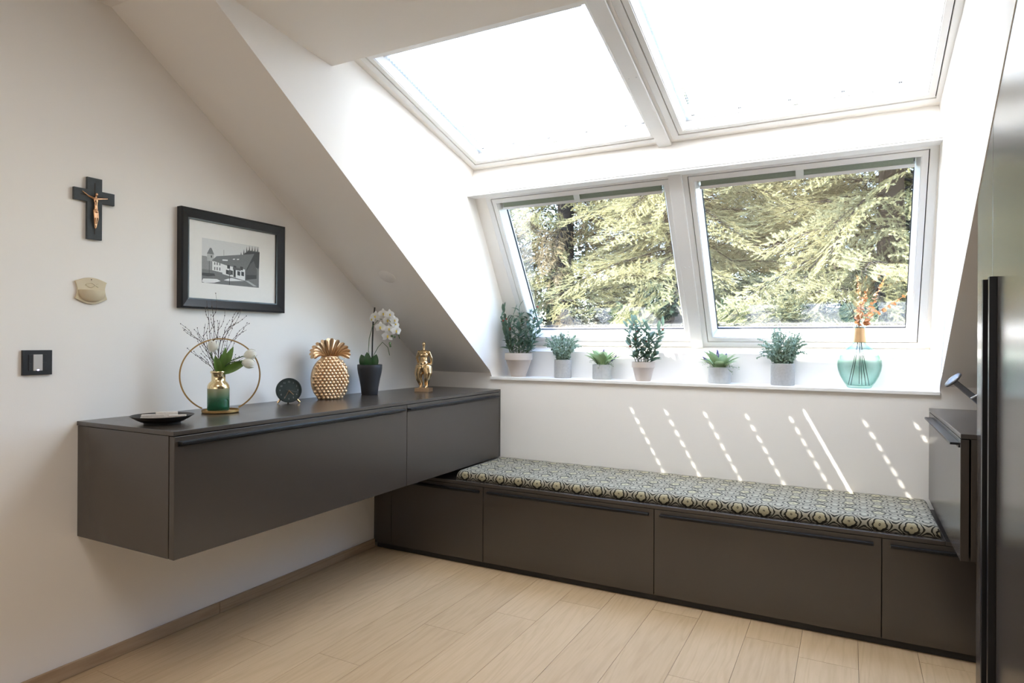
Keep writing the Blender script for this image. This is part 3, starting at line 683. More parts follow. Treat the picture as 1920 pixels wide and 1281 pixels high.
def vasemat():
    m = mat('gold and green ombre glass', (.5, .5, .2), .12); n = m.node_tree.nodes; l = m.node_tree.links; b = n['Principled BSDF']
    tc = n.new('ShaderNodeTexCoord'); sp = n.new('ShaderNodeSeparateXYZ'); l.new(tc.outputs['Object'], sp.inputs[0]); z = mth(m, 'DIVIDE', sp.outputs[2], .172)
    cr = n.new('ShaderNodeValToRGB'); l.new(z, cr.inputs[0]); e = cr.color_ramp.elements
    e[0].position = 0; e[0].color = (.02, .16, .08, 1); e[1].position = .565; e[1].color = (.90, .74, .44, 1)
    for p, c in ((.18, (.04, .24, .12, 1)), (.32, (.14, .34, .20, 1)), (.46, (.42, .50, .30, 1)), (.55, (.62, .62, .38, 1))): q = e.new(p); q.color = c
    l.new(cr.outputs[0], b.inputs['Base Color']); g = mth(m, 'GREATER_THAN', z, .56); l.new(mth(m, 'MULTIPLY', g, .95), b.inputs['Metallic'])
    l.new(mth(m, 'MULTIPLY', mth(m, 'SUBTRACT', 1., g), .55), b.inputs['Transmission Weight']); return m
t = thing('vase', (VX, VY, VZ), 0, 'bottle vase with gold shoulder fading to green glass inside the brass hoop', 'vase')
MB().lathe([(.0001, 0), (.036, 0), (.042, .003), (.0435, .010), (.0435, .098), (.0425, .108), (.037, .119), (.030, .125), (.0275, .129), (.0275, .158), (.0315, .161), (.0325, .165), (.0315, .169), (.0285, .170), (.0265, .166), (.0255, .130), (.036, .114), (.0405, .098), (.0405, .012), (.036, .006), (.0001, .006)], 48).build('body', vasemat(), t, smooth=True)

def twig(pts2, ph, label, n):
    """pts2: (right, up) offsets in metres as seen by the camera; depth wobble"""
    r = rz_to_cam(VX, VY); X = Vector((math.cos(r), math.sin(r), 0)); Yd = Vector((math.sin(r), -math.cos(r), 0))
    rr = random.Random(ph); base = Vector((VX, VY, VZ))
    o = thing('birch_twig', base, 0, label, 'twig', 'birch twigs in the gold and green vase')
    P = []; m_ = len(pts2); dep = rr.uniform(-.05, .03)
    for i, (a, b) in enumerate(pts2): P.append(X*a*.93+Yd*(dep*(i/(m_-1))**1.2+.006*math.sin(ph+i))+Vector((0, 0, b)))
    # smooth
    Q = []
    for i in range(m_-1):
        for k in range(4): Q.append(P[i].lerp(P[i+1], k/4))
    Q.append(P[-1])
    for _ in range(2): Q = [Q[0]]+[(Q[i-1]+Q[i]*2+Q[i+1])/4 for i in range(1, len(Q)-1)]+[Q[-1]]
    MB().tube(Q, [.0016*(1-.6*i/len(Q)) for i in range(len(Q))], 5).build('stem', TWIG, o, smooth=True)
    mb = MB()
    for i in range(3, len(Q), 2): mb.ball(Q[i]+X*.0012*(-1)**i, .0021, 6, sc=(1, 1, 1.5))
    for q in range(4):                                             # side shoots
        i = int(len(Q)*(.42+.13*q)); sd = 1 if (q+n) % 2 else -1; L_ = rr.uniform(.03, .065); d = (Q[min(i+1, len(Q)-1)]-Q[i-1]).normalized()
        P2 = [Q[i]+(d*(.9+.15*j)+X*sd*(.75-.12*j)+Yd*.15*sd)*L_*j/4 for j in range(5)]
        mb.tube(P2, [.0009, .0008, .0007, .0006, .0005], 4)
        for p in P2[1:]: mb.ball(p, .0018, 6, sc=(1, 1, 1.5))
    b_ = mb.build('buds', TWIG, o, smooth=True); b_['kind'] = 'stuff'
    return o
s0 = (.0, .02); s1 = (-.012, .165)
TW = [([s0, (-.010, .165), (-.045, .27), (-.10, .315), (-.150, .352)], 'birch twig reaching farthest out to the side, over the hoop'),
      ([s0, (-.006, .165), (-.035, .26), (-.038, .36), (-.050, .47)], 'birch twig rising straight, its tip over the picture frame foot'),
      ([s0, (-.004, .165), (-.018, .27), (-.020, .38), (-.030, .46)], 'tallest reddish birch twig in front of the picture frame'),
      ([s0, (.002, .165), (.012, .27), (.045, .36), (.092, .432)], 'long birch twig arching up toward the frame corner'),
      ([s0, (.000, .165), (.000, .28), (.035, .35), (.075, .375)], 'birch twig bending over beside the long arching one'),
      ([s0, (.006, .165), (.030, .245), (.060, .310), (.118, .345)], 'low birch twig forking out past the hoop top'),
      ([s0, (-.008, .165), (-.045, .24), (-.065, .30), (-.056, .37)], 'curved birch twig bowing outward near the hoop shoulder'),
      ([s0, (-.012, .165), (-.04, .20), (-.08, .235)], 'short low birch twig inside the hoop pointing sideways'),
      ([s0, (.004, .165), (-.002, .25), (-.004, .33), (.004, .385)], 'short straight birch twig behind the white tulip'),
      ([s0, (.010, .165), (.04, .19), (.075, .215)], 'short birch twig inside the hoop just above the vase rim')]
for i, (p_, lb) in enumerate(TW): twig(p_, i*7+1, lb, i)
def tulip(bx, bz, dx, dz, label, tilt, dep=0.02):
    r = rz_to_cam(VX, VY); X = Vector((math.cos(r), math.sin(r), 0)); Yd = Vector((math.sin(r), -math.cos(r), 0)); Z = Vector((0, 0, 1))
    o = thing('tulip', (VX, VY, VZ), 0, label, 'tulip', 'cream tulips in the gold and green vase')
    end = X*bx+Z*bz+Yd*dep; d = (X*dx+Z*dz).normalized()
    P = [Z*.02, Z*.10, Z*.165+X*.006, (Z*.165).lerp(end-d*.02, .55)+Z*.012, end-d*.01, end]
    MB().tube(P, .0026, 6).build('stem', STEMG, o, smooth=True)
    for k in range(6):
        me = TULP[k % 2]; a = k*PI/3
        m_ = frameM(end, d, Yd); m_ = m_ @ Matrix.Rotation(a, 4, 'X') @ Matrix.Rotation(0, 4, 'Y'); inst(me, 'petal', o, m_)
    return o
def cup_petal(name, L, R, m, k=0):
    vs = []; ns, na = 7, 5
    for i in range(ns+1):
        t_ = i/ns; rad = R*math.sin(PI*min(.98, t_*.80+.06))**.7*(1 if k == 0 else .93); wid = math.radians(72)*math.sin(PI*min(1, t_*.9+.08))**.5*(1-.55*t_**4)
        for j in range(na): a = (j/(na-1)-.5)*wid; vs.append((L*t_, rad*math.sin(a), rad*math.cos(a)))
    fs = [(i*na+j, i*na+j+1, (i+1)*na+j+1, (i+1)*na+j) for i in range(ns) for j in range(na-1)]
    return MB().add(vs, fs).mesh(name, m, True)
TULP = [cup_petal('petal', .052, .0225, TPETAL), cup_petal('petal', .050, .0225, TPETAL, 1)]
tulip(-.028, .250, .25, .9, 'cream tulip standing upright in front of the hoop top', 0)
tulip(.098, .232, .95, .28, 'upper cream tulip of the pair leaning out over the hoop', 0)
tulip(.090, .208, .95, -.25, 'lower cream tulip of the pair nodding out over the hoop', 0, .03)
r_ = rz_to_cam(VX, VY); Xv = Vector((math.cos(r_), math.sin(r_), 0)); Yv = Vector((math.sin(r_), -math.cos(r_), 0)); Zv = Vector((0, 0, 1))
tl = thing('tulip_leaves', (VX, VY, VZ), 0, 'broad green tulip leaves standing out of the gold vase neck', 'leaves')
for (a, b, L, W_, dd) in ((.20, 1, .115, .026, .008), (.45, 1, .125, .034, .0), (.95, .48, .135, .036, .012), (-.15, .6, .080, .030, .022), (.05, 1, .085, .022, -.01)):
    me = leaf_mesh('leaf', L, W_, TULL, .5, .2, 8, .8); inst(me, 'leaf', tl, frameM(Zv*.158+Xv*(.006 if a < .9 else .004)+Yv*dd, Xv*a+Zv*b+Yv*.1, Yv))

def clock():
    x, y = .150, -1.376
    t = thing('alarm_clock', (x, y, ZC), rz_to_cam(x, y)+.10, 'small round dark green alarm clock on brass feet', 'clock')
    R = .0595; cz = .0640; rot = Matrix.Rotation(PI/2, 4, 'X')
    def L(prof, nm, m, k=48):
        mb = MB().lathe(prof, k); mb.xf(Matrix.Translation((0, 0, cz)) @ Matrix.Rotation(math.radians(-4), 4, 'X') @ rot); return mb.build(nm, m, t, auto=35)
    L([(.0001, -.034), (.050, -.034), (.0585, -.024), (R, -.006), (R, .010), (R-.002, .012), (R-.0045, .012), (R-.0045, .006), (.0001, .006)], 'case', CLOCKM)
    L([(.0001, .0061), (R-.0048, .0061), (R-.0048, .0068), (.0001, .0068)], 'dial', CLOCKF)
    F = Matrix.Translation((0, 0, cz)) @ Matrix.Rotation(math.radians(-4), 4, 'X')
    for h in range(12):
        a = PI/2-2*PI*h/12
        cu = bpy.data.curves.new('numeral', 'FONT'); cu.body = str(h if h else 12); cu.size = .0115; cu.align_x = 'CENTER'; cu.align_y = 'CENTER'; cu.extrude = .00015; cu.materials.append(PRINT)
        dg = bpy.data.objects.new('numeral', cu); me = bpy.data.meshes.new_from_object(dg); bpy.data.objects.remove(dg)
        inst(me, 'numeral', t, F @ Matrix.Translation((.041*math.cos(a), -.0070, .041*math.sin(a))) @ rot)
    def hand(deg, L_, w_, nm, m, y_, back=.0):
        a = math.radians(90-deg); d = Vector((math.cos(a), 0, math.sin(a))); n_ = Vector((-math.sin(a), 0, math.cos(a)))
        p = [d*-back-n_*w_, d*-back+n_*w_, d*L_+n_*w_*.7, d*L_-n_*w_*.7]
        mb = MB().prism([v+Vector((0, y_, 0)) for v in p], (0, -.0006, 0)).xf(F); mb.build(nm, m, t)
    hand(135, .031, .0016, 'hour_hand', GOLD, -.0075); hand(207, .044, .0008, 'minute_hand', GOLD, -.0083, .004); hand(104, .042, .0004, 'second_hand', PRINT, -.009, .012); hand(180, .020, .0006, 'alarm_hand', BRONZE, -.0072)
    for sx in (-1, 1):
        mb = MB().tube([(sx*.036, .008, .022), (sx*.052, .004, .0040)], .0048, 14); mb.build('leg', GOLDF, t, auto=35)
    MB().tube([(0, .012, .012), (0, .030, .0035)], .0045, 12).build('leg', GOLDF, t, auto=35)
clock()
def pineapple():
    x, y = .150, -1.098
    t = thing('pineapple_vase', (x, y, ZC), rz_to_cam(x, y)+math.radians(14), 'flat gold pineapple shaped vase with a fluted crown', 'vase')
    # body outline (half width by height) and elliptic depth
    def hw(z):
        u_ = (z-.000)/.222
        return .0985*math.sqrt(max(0, 1-((u_-.475)/.555)**2))**.95 if 0 <= u_ <= 1 else 0
    nz, na = 30, 40; vs = []; 
    for i in range(nz+1):
        z = .222*i/nz; w_ = max(.040, hw(z)); dp = .30*w_+.010
        for j in range(na):
            a = 2*PI*j/na; ca, sa = math.cos(a), math.sin(a)
            vs.append((w_*math.copysign(abs(ca)**.85, ca), dp*math.copysign(abs(sa)**.75, sa), z))
    fs = [(i*na+j, i*na+(j+1) % na, (i+1)*na+(j+1) % na, (i+1)*na+j) for i in range(nz) for j in range(na)]+[tuple(range(na))[::-1]]
    MB().add(vs, fs).build('body', GOLD, t, smooth=True)
    knob = MB(); knob.ball((0, 0, 0), .0098, 10, sc=(1, .55, 1)); knob.ball((0, -.0050, 0), .0040, 6, sc=(1, .7, 1)); km = knob.mesh('knob', GOLD, True)
    row = 0; z = .010
    while z < .222:
        w_ = max(.040, hw(z)); dp = .30*w_+.010; n = int(w_*2/.0190)
        for k in range(-n, n+1):
            xx = (k+(.5 if row % 2 else 0))*.0200
            if abs(xx) > w_*.95: continue
            c = max(0, 1-(abs(xx)/w_)**(1/.85*1.0*2*.5*2)); yy = -dp*(max(0, 1-(abs(xx)/w_)**(2/.85)))**(.375)
            m_ = Matrix.Translation((xx, yy, z)) @ Matrix.Rotation(xx/w_*.9, 4, 'Z'); inst(km, 'knob', t, m_)
        z += .0155; row += 1
    # crown: fan of fluted leaves, front and back sheets joined by a scalloped rim
    c0 = .222; nL = 13
    for sgn, nm in ((-1, 'crown_front'), (1, 'crown_back')):
        for k in range(nL):
            a = math.radians(-98+196*k/(nL-1)); f_ = 1-abs(k-(nL-1)/2)/((nL-1)/2)
            L_ = .062+.033*f_; wid = .0135
            vs = []; seg = 7
            bx = .030*math.sin(a)
            for i in range(seg+1):
                t_ = i/seg; ww = (.004+wid*t_**.8*.62)*(1 if t_ < .85 else (1-t_)/.15*.55+.45)
                px = bx+math.sin(a)*L_*t_; pz = c0+.004+math.cos(a)*L_*t_*(.98)+.012*math.sin(t_*PI)*(abs(math.sin(a)))
                yy = sgn*(.012+.020*t_+.012*t_*t_)
                nx_, nz_ = math.cos(a), -math.sin(a)
                vs += [(px-nx_*ww, yy+sgn*-.004, pz-nz_*ww), (px, yy+sgn*.003, pz), (px+nx_*ww, yy+sgn*-.004, pz+nz_*ww),
                       (px+nx_*ww, yy-sgn*.0062, pz+nz_*ww), (px-nx_*ww, yy-sgn*.0062, pz-nz_*ww)]
            fs = [(i*5+j, i*5+(j+1) % 5, (i+1)*5+(j+1) % 5, (i+1)*5+j) for i in range(seg) for j in range(5)]+[(0, 1, 2, 3, 4)[::-1], tuple(seg*5+q for q in range(5))]
            MB().add(vs, fs).build('crown_leaf', GOLD, t, auto=50)
    MB().tube([(.043*math.cos(q*2*PI/24), .022*math.sin(q*2*PI/24), .220) for q in range(25)], .0045, 8).build('collar', GOLD, t, smooth=True)
pineapple()
def orchid():
    x, y = .138, -.769
    t = thing('potted_orchid', (x, y, ZC), rz_to_cam(x, y), 'white orchid in a tapered charcoal pot', 'plant')
    MB().lathe([(.0001, 0), (.044, 0), (.046, .004), (.050, .045), (.058, .09), (.066, .125), (.0695, .150), (.070, .170), (.0685, .172), (.066, .170), (.064, .150), (.055, .10), (.0001, .09)], 48).build('pot', POTB, t, smooth=True)
    MB().lathe([(.0001, .150), (.0645, .150), (.064, .145)], 24).build('moss', SOIL, t)
    for a, L, W_, dz, dy in ((-.75, .085, .050, 1.35, -.01), (-.25, .095, .045, 1.6, -.035), (.55, .085, .046, 1.3, -.03), (.25, .07, .04, 1.1, .03), (-.5, .07, .04, 1.0, .035)):
        me = leaf_mesh('leaf', L, W_, ORCHL, .3, .25, 8, .9); inst(me, 'leaf', t, frameM((a*.03, dy, .148), (a*.55, dy*4, dz), (0, -1, .15)))
    MB().tube([(.012, 0, .15), (.014, 0, .30), (.018, 0, .42), (.026, 0, .498)], .0042, 8).build('support_stick', STEMD, t, smooth=True)
    MB().tube([(.010, -.006, .15), (-.008, -.01, .25), (-.004, -.012, .32), (.014, -.012, .39), (.05, -.02, .43), (.10, -.03, .43), (.15, -.035, .38), (.165, -.035, .32)], .0019, 6).tube([(.014, 0, .21), (.045, -.01, .27), (.07, -.02, .30), (.10, -.02, .27), (.11, -.03, .225)], .0018, 6).build('flower_stem', STEMG, t, smooth=True)
    pe = leaf_mesh('petal_round', .030, .032, PETAL, .15, .22, 5, .8); se = leaf_mesh('petal_narrow', .030, .019, PETAL, .15, .2, 5, .9)
    fl_ = MB()
    rr = random.Random(5)
    F = [(.030, .445, 1.1, -25), (.072, .462, 1, 10), (.108, .458, 1, 20), (.098, .425, 1.0, 0), (.135, .425, .95, 25), (.058, .385, 1.1, -10), (.140, .400, 1.0, 30), (.105, .375, .95, 5), (.144, .365, 1.1, 20), (.098, .335, 1.15, 0), (.012, .43, .8, -50)]
    for i, (fx, fz, s_, ya) in enumerate(F):
        e = thing('flower', (0, 0, 0)); e.parent = t
        e.matrix_local = Matrix.Translation((fx, -.030-.010*(i % 3), fz)) @ Matrix.Rotation(math.radians(ya), 4, 'Z') @ Matrix.Rotation(math.radians(rr.uniform(-22, 8)), 4, 'X') @ Matrix.Scale(s_, 4)
        for a in (8, 172): inst(pe, 'petal', e, frameM((0, 0, 0), (math.cos(math.radians(a)), -.05, math.sin(math.radians(a))), (0, -1, 0)))
        for a in (90, 218, 322): inst(se, 'petal', e, frameM((0, .002, 0), (math.cos(math.radians(a)), -.05, math.sin(math.radians(a))), (0, -1, 0)))
        MB().ball((0, -.006, -.001), .0052, 8, sc=(.8, 1, 1)).ball((0, -.008, -.007), .004, 6).build('flower_centre', YEL, e, smooth=True)
    MB().ball((.112, -.03, .292), .0085, 8, sc=(.8, .8, 1.1)).ball((.114, -.03, .277), .006, 8).ball((.122, -.035, .335), .007, 8).ball((.137, -.035, .330), .0065, 8).build('bud', STEMG, t, smooth=True)
orchid()
def statue():
    x, y = .262, -.418
    t = thing('figurine', (x, y, ZC), rz_to_cam(x, y)+math.radians(-22), 'polished gold figurine of a standing curvy woman on a square base', 'figurine')
    MB().box(-.046, .046, -.036, .036, 0, .022).build('base', GOLD, t, bev=.002)
    B = [((0, 0, .150), .040, (1, .80, .95)), ((-.013, .008, .142), .034, (1, 1, 1)), ((.013, .008, .142), .034, (1, 1, 1)), ((0, -.006, .172), .030, (1, .85, 1)), ((0, -.001, .196), .0255, (1, .75, 1)),
         ((0, 0, .222), .0290, (1, .66, .85)), ((0, .001, .240), .0255, (1.25, .60, .55)), ((-.0125, -.0165, .222), .0098, (1, 1, 1)), ((.0125, -.0165, .222), .0098, (1, 1, 1)), ((0, -.001, .289), .0118, (.92, 1, 1.2))]
    T = [([(0, 0, .240), (0, 0, .262), (0, -.001, .284)], [.012, .0072, .0075]),
         ([(-.020, 0, .145), (-.030, -.006, .112), (-.028, -.010, .082), (-.020, .000, .052), (-.017, .001, .030)], [.034, .0275, .0195, .0150, .0088]),
         ([(.020, 0, .145), (.030, -.008, .112), (.028, -.014, .082), (.020, .000, .052), (.017, .001, .030)], [.034, .0275, .0195, .0150, .0088]),
         ([(-.017, .003, .028), (-.018, -.018, .026)], [.0085, .0065]), ([(.017, .003, .028), (.018, -.018, .026)], [.0085, .0065]),
         ([(-.033, .001, .240), (-.047, .006, .205), (-.043, .018, .170), (-.026, .026, .156)], [.0105, .0085, .0072, .0065]),
         ([(.033, .001, .240), (.047, .006, .205), (.043, .018, .170), (.026, .026, .156)], [.0105, .0085, .0072, .0065])]
    organic('body', B, T, .0022, GOLDF, t)
statue()

# ------------------------------------------------------------ plants on the sill
ZS = 1.0258
def stems_leaves(t, rim, h0, H, spread, nst, nleaf, leafs, seed, smat, bend=.0, limY=(-.09, .11), small=None, dens=1.0, clip=None):
    rr = random.Random(seed); cnt = 0; sm = MB(); pts = []
    for s_ in range(nst):
        a = 2*PI*s_/nst+rr.uniform(-.3, .3); rad = spread*rr.uniform(.35, 1.); hh = H*(rr.uniform(.72, 1.05)-.25*rad/spread)
        tx, ty = rad*math.cos(a), rad*math.sin(a); ty = max(limY[0], min(limY[1], ty))
        P = []
        for i in range(9):
            u_ = i/8; P.append(Vector((rim*.5*math.cos(a)*(1-u_)+tx*(u_**.8), rim*.4*math.sin(a)*(1-u_)+ty*(u_**.8), h0-.01+hh*u_)))
        sm.tube(P, [.0022*(1-.5*i/9) for i in range(9)], 5); pts.append(P)
    sm.build('stem', smat, t, smooth=True)
    per = nleaf//nst
    for P in pts:
        for k in range(per):
            u_ = .08+.92*(k+.5)/per; f = u_*8; i = min(7, int(f)); p = P[i].lerp(P[i+1], f-i); d0 = (P[i+1]-P[i]).normalized()
            a = k*2.4+rr.uniform(-.5, .5); side = Vector((math.cos(a), math.sin(a), 0)); up_ = rr.uniform(.25, 1.0)+(1.2 if k == per-1 else 0)
            d = side+d0*up_
            if clip: d = clip(p, d)
            me, sc_ = leafs[rr.randrange(len(leafs))]
            inst(me, 'leaf', t, frameM(p, d, d0*1.0+side*-.3, sc_*rr.uniform(.8, 1.15))); cnt += 1
    return pts, rr
def claypot(t, R, r, h):
    MB().lathe([(.0001, 0), (r, 0), (r+.001, .002), (R*.92, h*.70), (R*.93, h*.705), (R, h*.71), (R, h*.985), (R*.99, h), (R*.93, h), (R*.92, h*.9), (R*.86, h*.7), (.0001, h*.7)], 48).build('pot', TAUPOT, t, auto=40)
    MB().lathe([(.0001, h*.90), (R*.915, h*.88), (R*.9, h*.85)], 24).build('soil', SOIL, t)
def potted_olive(x, y, R, r, h, H, spread, nst, nleaf, seed, label, clip=None, nb=9):
    t = thing('potted_olive_plant', (x, y, ZS), rz_to_cam(x, y), label, 'plant', 'olive style plants in taupe pots on the sill')
    claypot(t, R, r, h); L1 = [(leaf_mesh('leaf', .062, .0240, OLIVE, .3, .15, 5), 1), (leaf_mesh('leaf', .068, .0220, OLIVE, .3, -.1, 5), 1), (leaf_mesh('leaf', .048, .023, OLIVE, .3, .25, 5), 1)]
    pts, rr = stems_leaves(t, R, h*.92, H, spread, nst, nleaf, L1, seed, STEMG, limY=(-.07, .05), clip=clip)
    bm = MB().ball((0, 0, 0), .0062, 8, sc=(1, 1, 1.2)).mesh('berry', BERRY, True)
    for k in range(nb):
        P = pts[k % len(pts)]; p = P[rr.randrange(3, 9)]+Vector((rr.uniform(-.012, .012), -.014, rr.uniform(-.01, .01))); inst(bm, 'berry', t, Matrix.Translation(p))
def clipL(p, d):
    if p.x < -.07 and d.x < -.3: return Vector((-.15, d.y, d.z+.5))
    return d
potted_olive(.652, .088, .0905, .046, .154, .372, .158, 18, 252, 11, 'tallest olive style plant with red berries in the dormer corner', clipL, 12)
potted_olive(1.483, .078, .0665, .0420, .112, .305, .120, 14, 210, 23, 'olive style plant in a taupe pot under the centre bar of the windows', None, 9)
def cylpot(t, r, h, m, nm='pot'):
    MB().lathe([(.0001, 0), (r*.97, 0), (r, .003), (r, h-.001), (r-.001, h), (r-.005, h), (r-.006, h-.010), (.0001, h-.012)], 48).build(nm, m, t, auto=40)
def eucalyptus(x, y, r, h, H, spread, nst, seed, label, m):
    t = thing('potted_eucalyptus', (x, y, ZS), rz_to_cam(x, y), label, 'plant', 'small eucalyptus plants in grey pots on the sill')
    cylpot(t, r, h, m); rr = random.Random(seed); sm = MB(); lf = MB(); em = MB()
    for s_ in range(nst):
        a = rr.uniform(0, 2*PI); out = rr.uniform(.2, 1.)**.8; rad = spread*out; hh = H*(1.05-.75*out**2*rr.uniform(.5, 1.2))
        P = [Vector((r*.5*math.cos(a)*(1-u_)+rad*math.cos(a)*u_, (r*.5*math.sin(a)*(1-u_)+rad*.75*math.sin(a)*u_), h-.01+hh*(u_**.8 if hh > 0 else u_*1.2)+.03*math.sin(PI*u_)*out)) for u_ in [i/7 for i in range(8)]]
        for i_ in range(8): P[i_].y = min(P[i_].y, .07)
        sm.tube(P, .0011, 4)
        for k in range(15):
            f = (k+.5)/15*7; i = int(f); p = P[i].lerp(P[i+1], f-i); q = rr.uniform(0, 2*PI); rad_ = .0088*rr.uniform(.7, 1.2)*(1.1-.04*k)
            for sg in (0, PI):
                off = Vector((math.cos(q+sg), math.sin(q+sg), rr.uniform(-.2, .5)))*rad_; n_ = Vector((rr.uniform(-1, 1), rr.uniform(-1, .2), rr.uniform(-.4, 1))).normalized()
                u = n_.cross(off).normalized(); v = n_.cross(u); c = p+off
                st = len(lf.v); lf.add([c+(u*math.cos(w_*PI/3)+v*math.sin(w_*PI/3))*rad_+n_*(.0015 if w_ % 2 else 0) for w_ in range(6)], [(0, 1, 2, 3, 4, 5)])
    sm.build('stem', STEMG, t, smooth=True); f_ = lf.build('small_leaves', EUCA, t); f_['kind'] = 'stuff'
eucalyptus(.953, .115, .0535, .115, .190, .150, 38, 5, 'small eucalyptus plant in a grey pot next to the tall corner plant', CONC)
eucalyptus(2.240, .110, .0600, .117, .200, .148, 48, 8, 'fuller round eucalyptus plant in a grey pot near the green glass bottle', CONC)
def lambsear(x, y, r, h, seed, label, mirror=1):
    t = thing('potted_lavender', (x, y, ZS), rz_to_cam(x, y), label, 'plant', 'low lavender and lambs ear plants in zinc pots on the sill')
    cylpot(t, r, h, ZINC); rr = random.Random(seed)
    for rz in (0.9,): MB().box(-.0008, .0008, -r-.0012, -r+.002, .002, h-.002).build('pot_seam', CONC, t)
    L1 = [leaf_mesh('leaf', .092, .046, LAMB, .2, .30, 7, .8), leaf_mesh('leaf', .080, .042, LAMB, .2, .40, 7, .8), leaf_mesh('leaf', .085, .034, LAMB, .3, .25, 7, .85)]
    for k in range(19):
        a = 2*PI*k/19*2.1+rr.uniform(-.2, .2); el = rr.uniform(.55, 2.0); y_ = math.sin(a)*.6
        inst(L1[k % 3], 'leaf', t, frameM((r*.45*math.cos(a), r*.45*math.sin(a), h-.008), (math.cos(a), y_, el), (0, 0, 1), rr.uniform(1.1, 1.4)))
    for sx, H, tl_ in ((-.035, .060, -.25), (.008, .090, .08), (.075, .055, .9)):
        sx *= mirror; tl2 = tl_*mirror; d = Vector((tl2, -.1, 1)).normalized(); mb = MB(); p0 = Vector((sx*.5, -.01, h)); 
        for q in range(26):
            u_ = q/25; a = q*2.4; rad = .0055*math.sin(PI*(.15+.8*u_)); c = p0+d*(H*.55+.045*u_)+Vector((math.cos(a)*rad, math.sin(a)*rad, 0)); mb.ball(c, .0030, 5, sc=(1, 1, 1.3))
        mb.build('flower_spike', LAV, t, smooth=True); MB().tube([p0-d*.01, p0+d*H*.6], .0012, 5).build('stem', STEMG, t)
    lf = MB(); sm = MB()
    for s_ in range(11):
        a = rr.uniform(0, 2*PI); d = Vector((math.cos(a)*.8, math.sin(a)*.4-.3, rr.uniform(.2, 1.6))); d.normalize(); L_ = rr.uniform(.06, .10)
        P = [Vector((0, 0, h))+d*L_*u_+Vector((math.cos(a)*.03*u_, 0, -.04*u_*u_*(1 if s_ % 3 else 1.4))) for u_ in (0, .33, .66, 1)]; sm.tube(P, .0007, 4)
        for k in range(16):
            p = P[1+k % 3]+Vector((rr.uniform(-.011, .011), rr.uniform(-.011, .011), rr.uniform(-.011, .011))); n_ = Vector((rr.uniform(-1, 1), rr.uniform(-1, 1), rr.uniform(-1, 1))); n_.normalize(); u = n_.orthogonal().normalized(); v = n_.cross(u)
            lf.add([p+u*.004, p+v*.0026, p-u*.004, p-v*.0026], [(0, 1, 2, 3)])
    sm.build('sprig_stem', STEMG, t); f_ = lf.build('sprig_leaves', SPRIG, t); f_['kind'] = 'stuff'
lambsear(1.212, .118, .0570, .090, 3, 'low lavender plant in a zinc pot between the eucalyptus and the tall olive plant')
lambsear(1.913, .100, .0595, .090, 9, 'low lavender plant in a zinc pot standing alone right of the centre bar', -1)

def bottleglass():
    m = bpy.data.materials.new('pale green bottle glass'); m.use_nodes = True; n = m.node_tree.nodes; l = m.node_tree.links; n.clear()
    o = n.new('ShaderNodeOutputMaterial'); t = n.new('ShaderNodeBsdfTransparent'); g = n.new('ShaderNodeBsdfGlossy'); g.inputs['Roughness'].default_value = .03
    tc = n.new('ShaderNodeTexCoord'); ns = n.new('ShaderNodeTexNoise'); ns.inputs['Scale'].default_value = 9; l.new(tc.outputs['Object'], ns.inputs['Vector'])
    lw = n.new('ShaderNodeLayerWeight'); lw.inputs[0].default_value = .45
    mx = n.new('ShaderNodeMix'); mx.data_type = 'RGBA'; l.new(mth(m, 'POWER', lw.outputs['Facing'], 1.8), mx.inputs['Factor']); mx.inputs[6].default_value = (.895, .955, .937, 1); mx.inputs[7].default_value = (.40, .66, .60, 1); l.new(mx.outputs[2], t.inputs[0])
    bp = n.new('ShaderNodeBump'); bp.inputs['Strength'].default_value = .1; bp.inputs['Distance'].default_value = .002; l.new(ns.outputs['Fac'], bp.inputs['Height']); l.new(bp.outputs[0], g.inputs['Normal'])
    f = n.new('ShaderNodeLayerWeight'); f.inputs[0].default_value = .5; pw = mth(m, 'MULTIPLY_ADD', mth(m, 'POWER', f.outputs['Facing'], 5.), .6, .035)
    x = n.new('ShaderNodeMixShader'); l.new(pw, x.inputs[0]); l.new(t.outputs[0], x.inputs[1]); l.new(g.outputs[0], x.inputs[2]); l.new(x.outputs[0], o.inputs[0]); return m
BG_ = bottleglass()
BX, BY = 2.603, .105
def bottle():
    t = thing('glass_bottle', (BX, BY, ZS), 0, 'big pale green glass bottle with a copper banded neck on the sill', 'bottle')
    out = [(.0001, .004), (.050, .0), (.056, .003), (.058, .010), (.072, .030), (.088, .060), (.098, .090), (.1015, .115), (.100, .140), (.092, .165), (.074, .190), (.050, .210), (.034, .224), (.029, .236), (.0265, .270), (.0245, .306), (.028, .308), (.030, .313), (.0285, .318), (.024, .319)]
    inn = [(.0215, .316), (.0215, .270), (.0255, .236), (.031, .222), (.048, .207), (.072, .187), (.0895, .163), (.0975, .139), (.099, .115), (.0955, .091), (.0855, .062), (.0695, .032), (.054, .013), (.030, .010), (.0001, .013)]
    MB().lathe(out+inn, 64).build('bottle_body', BG_, t, smooth=True)
    MB().lathe([(.0300, .232), (.0306, .2325), (.0256, .304), (.0250, .3045), (.0250, .302), (.0294, .234)], 40).build('neck_band', COPPERB, t, auto=40)
bottle()
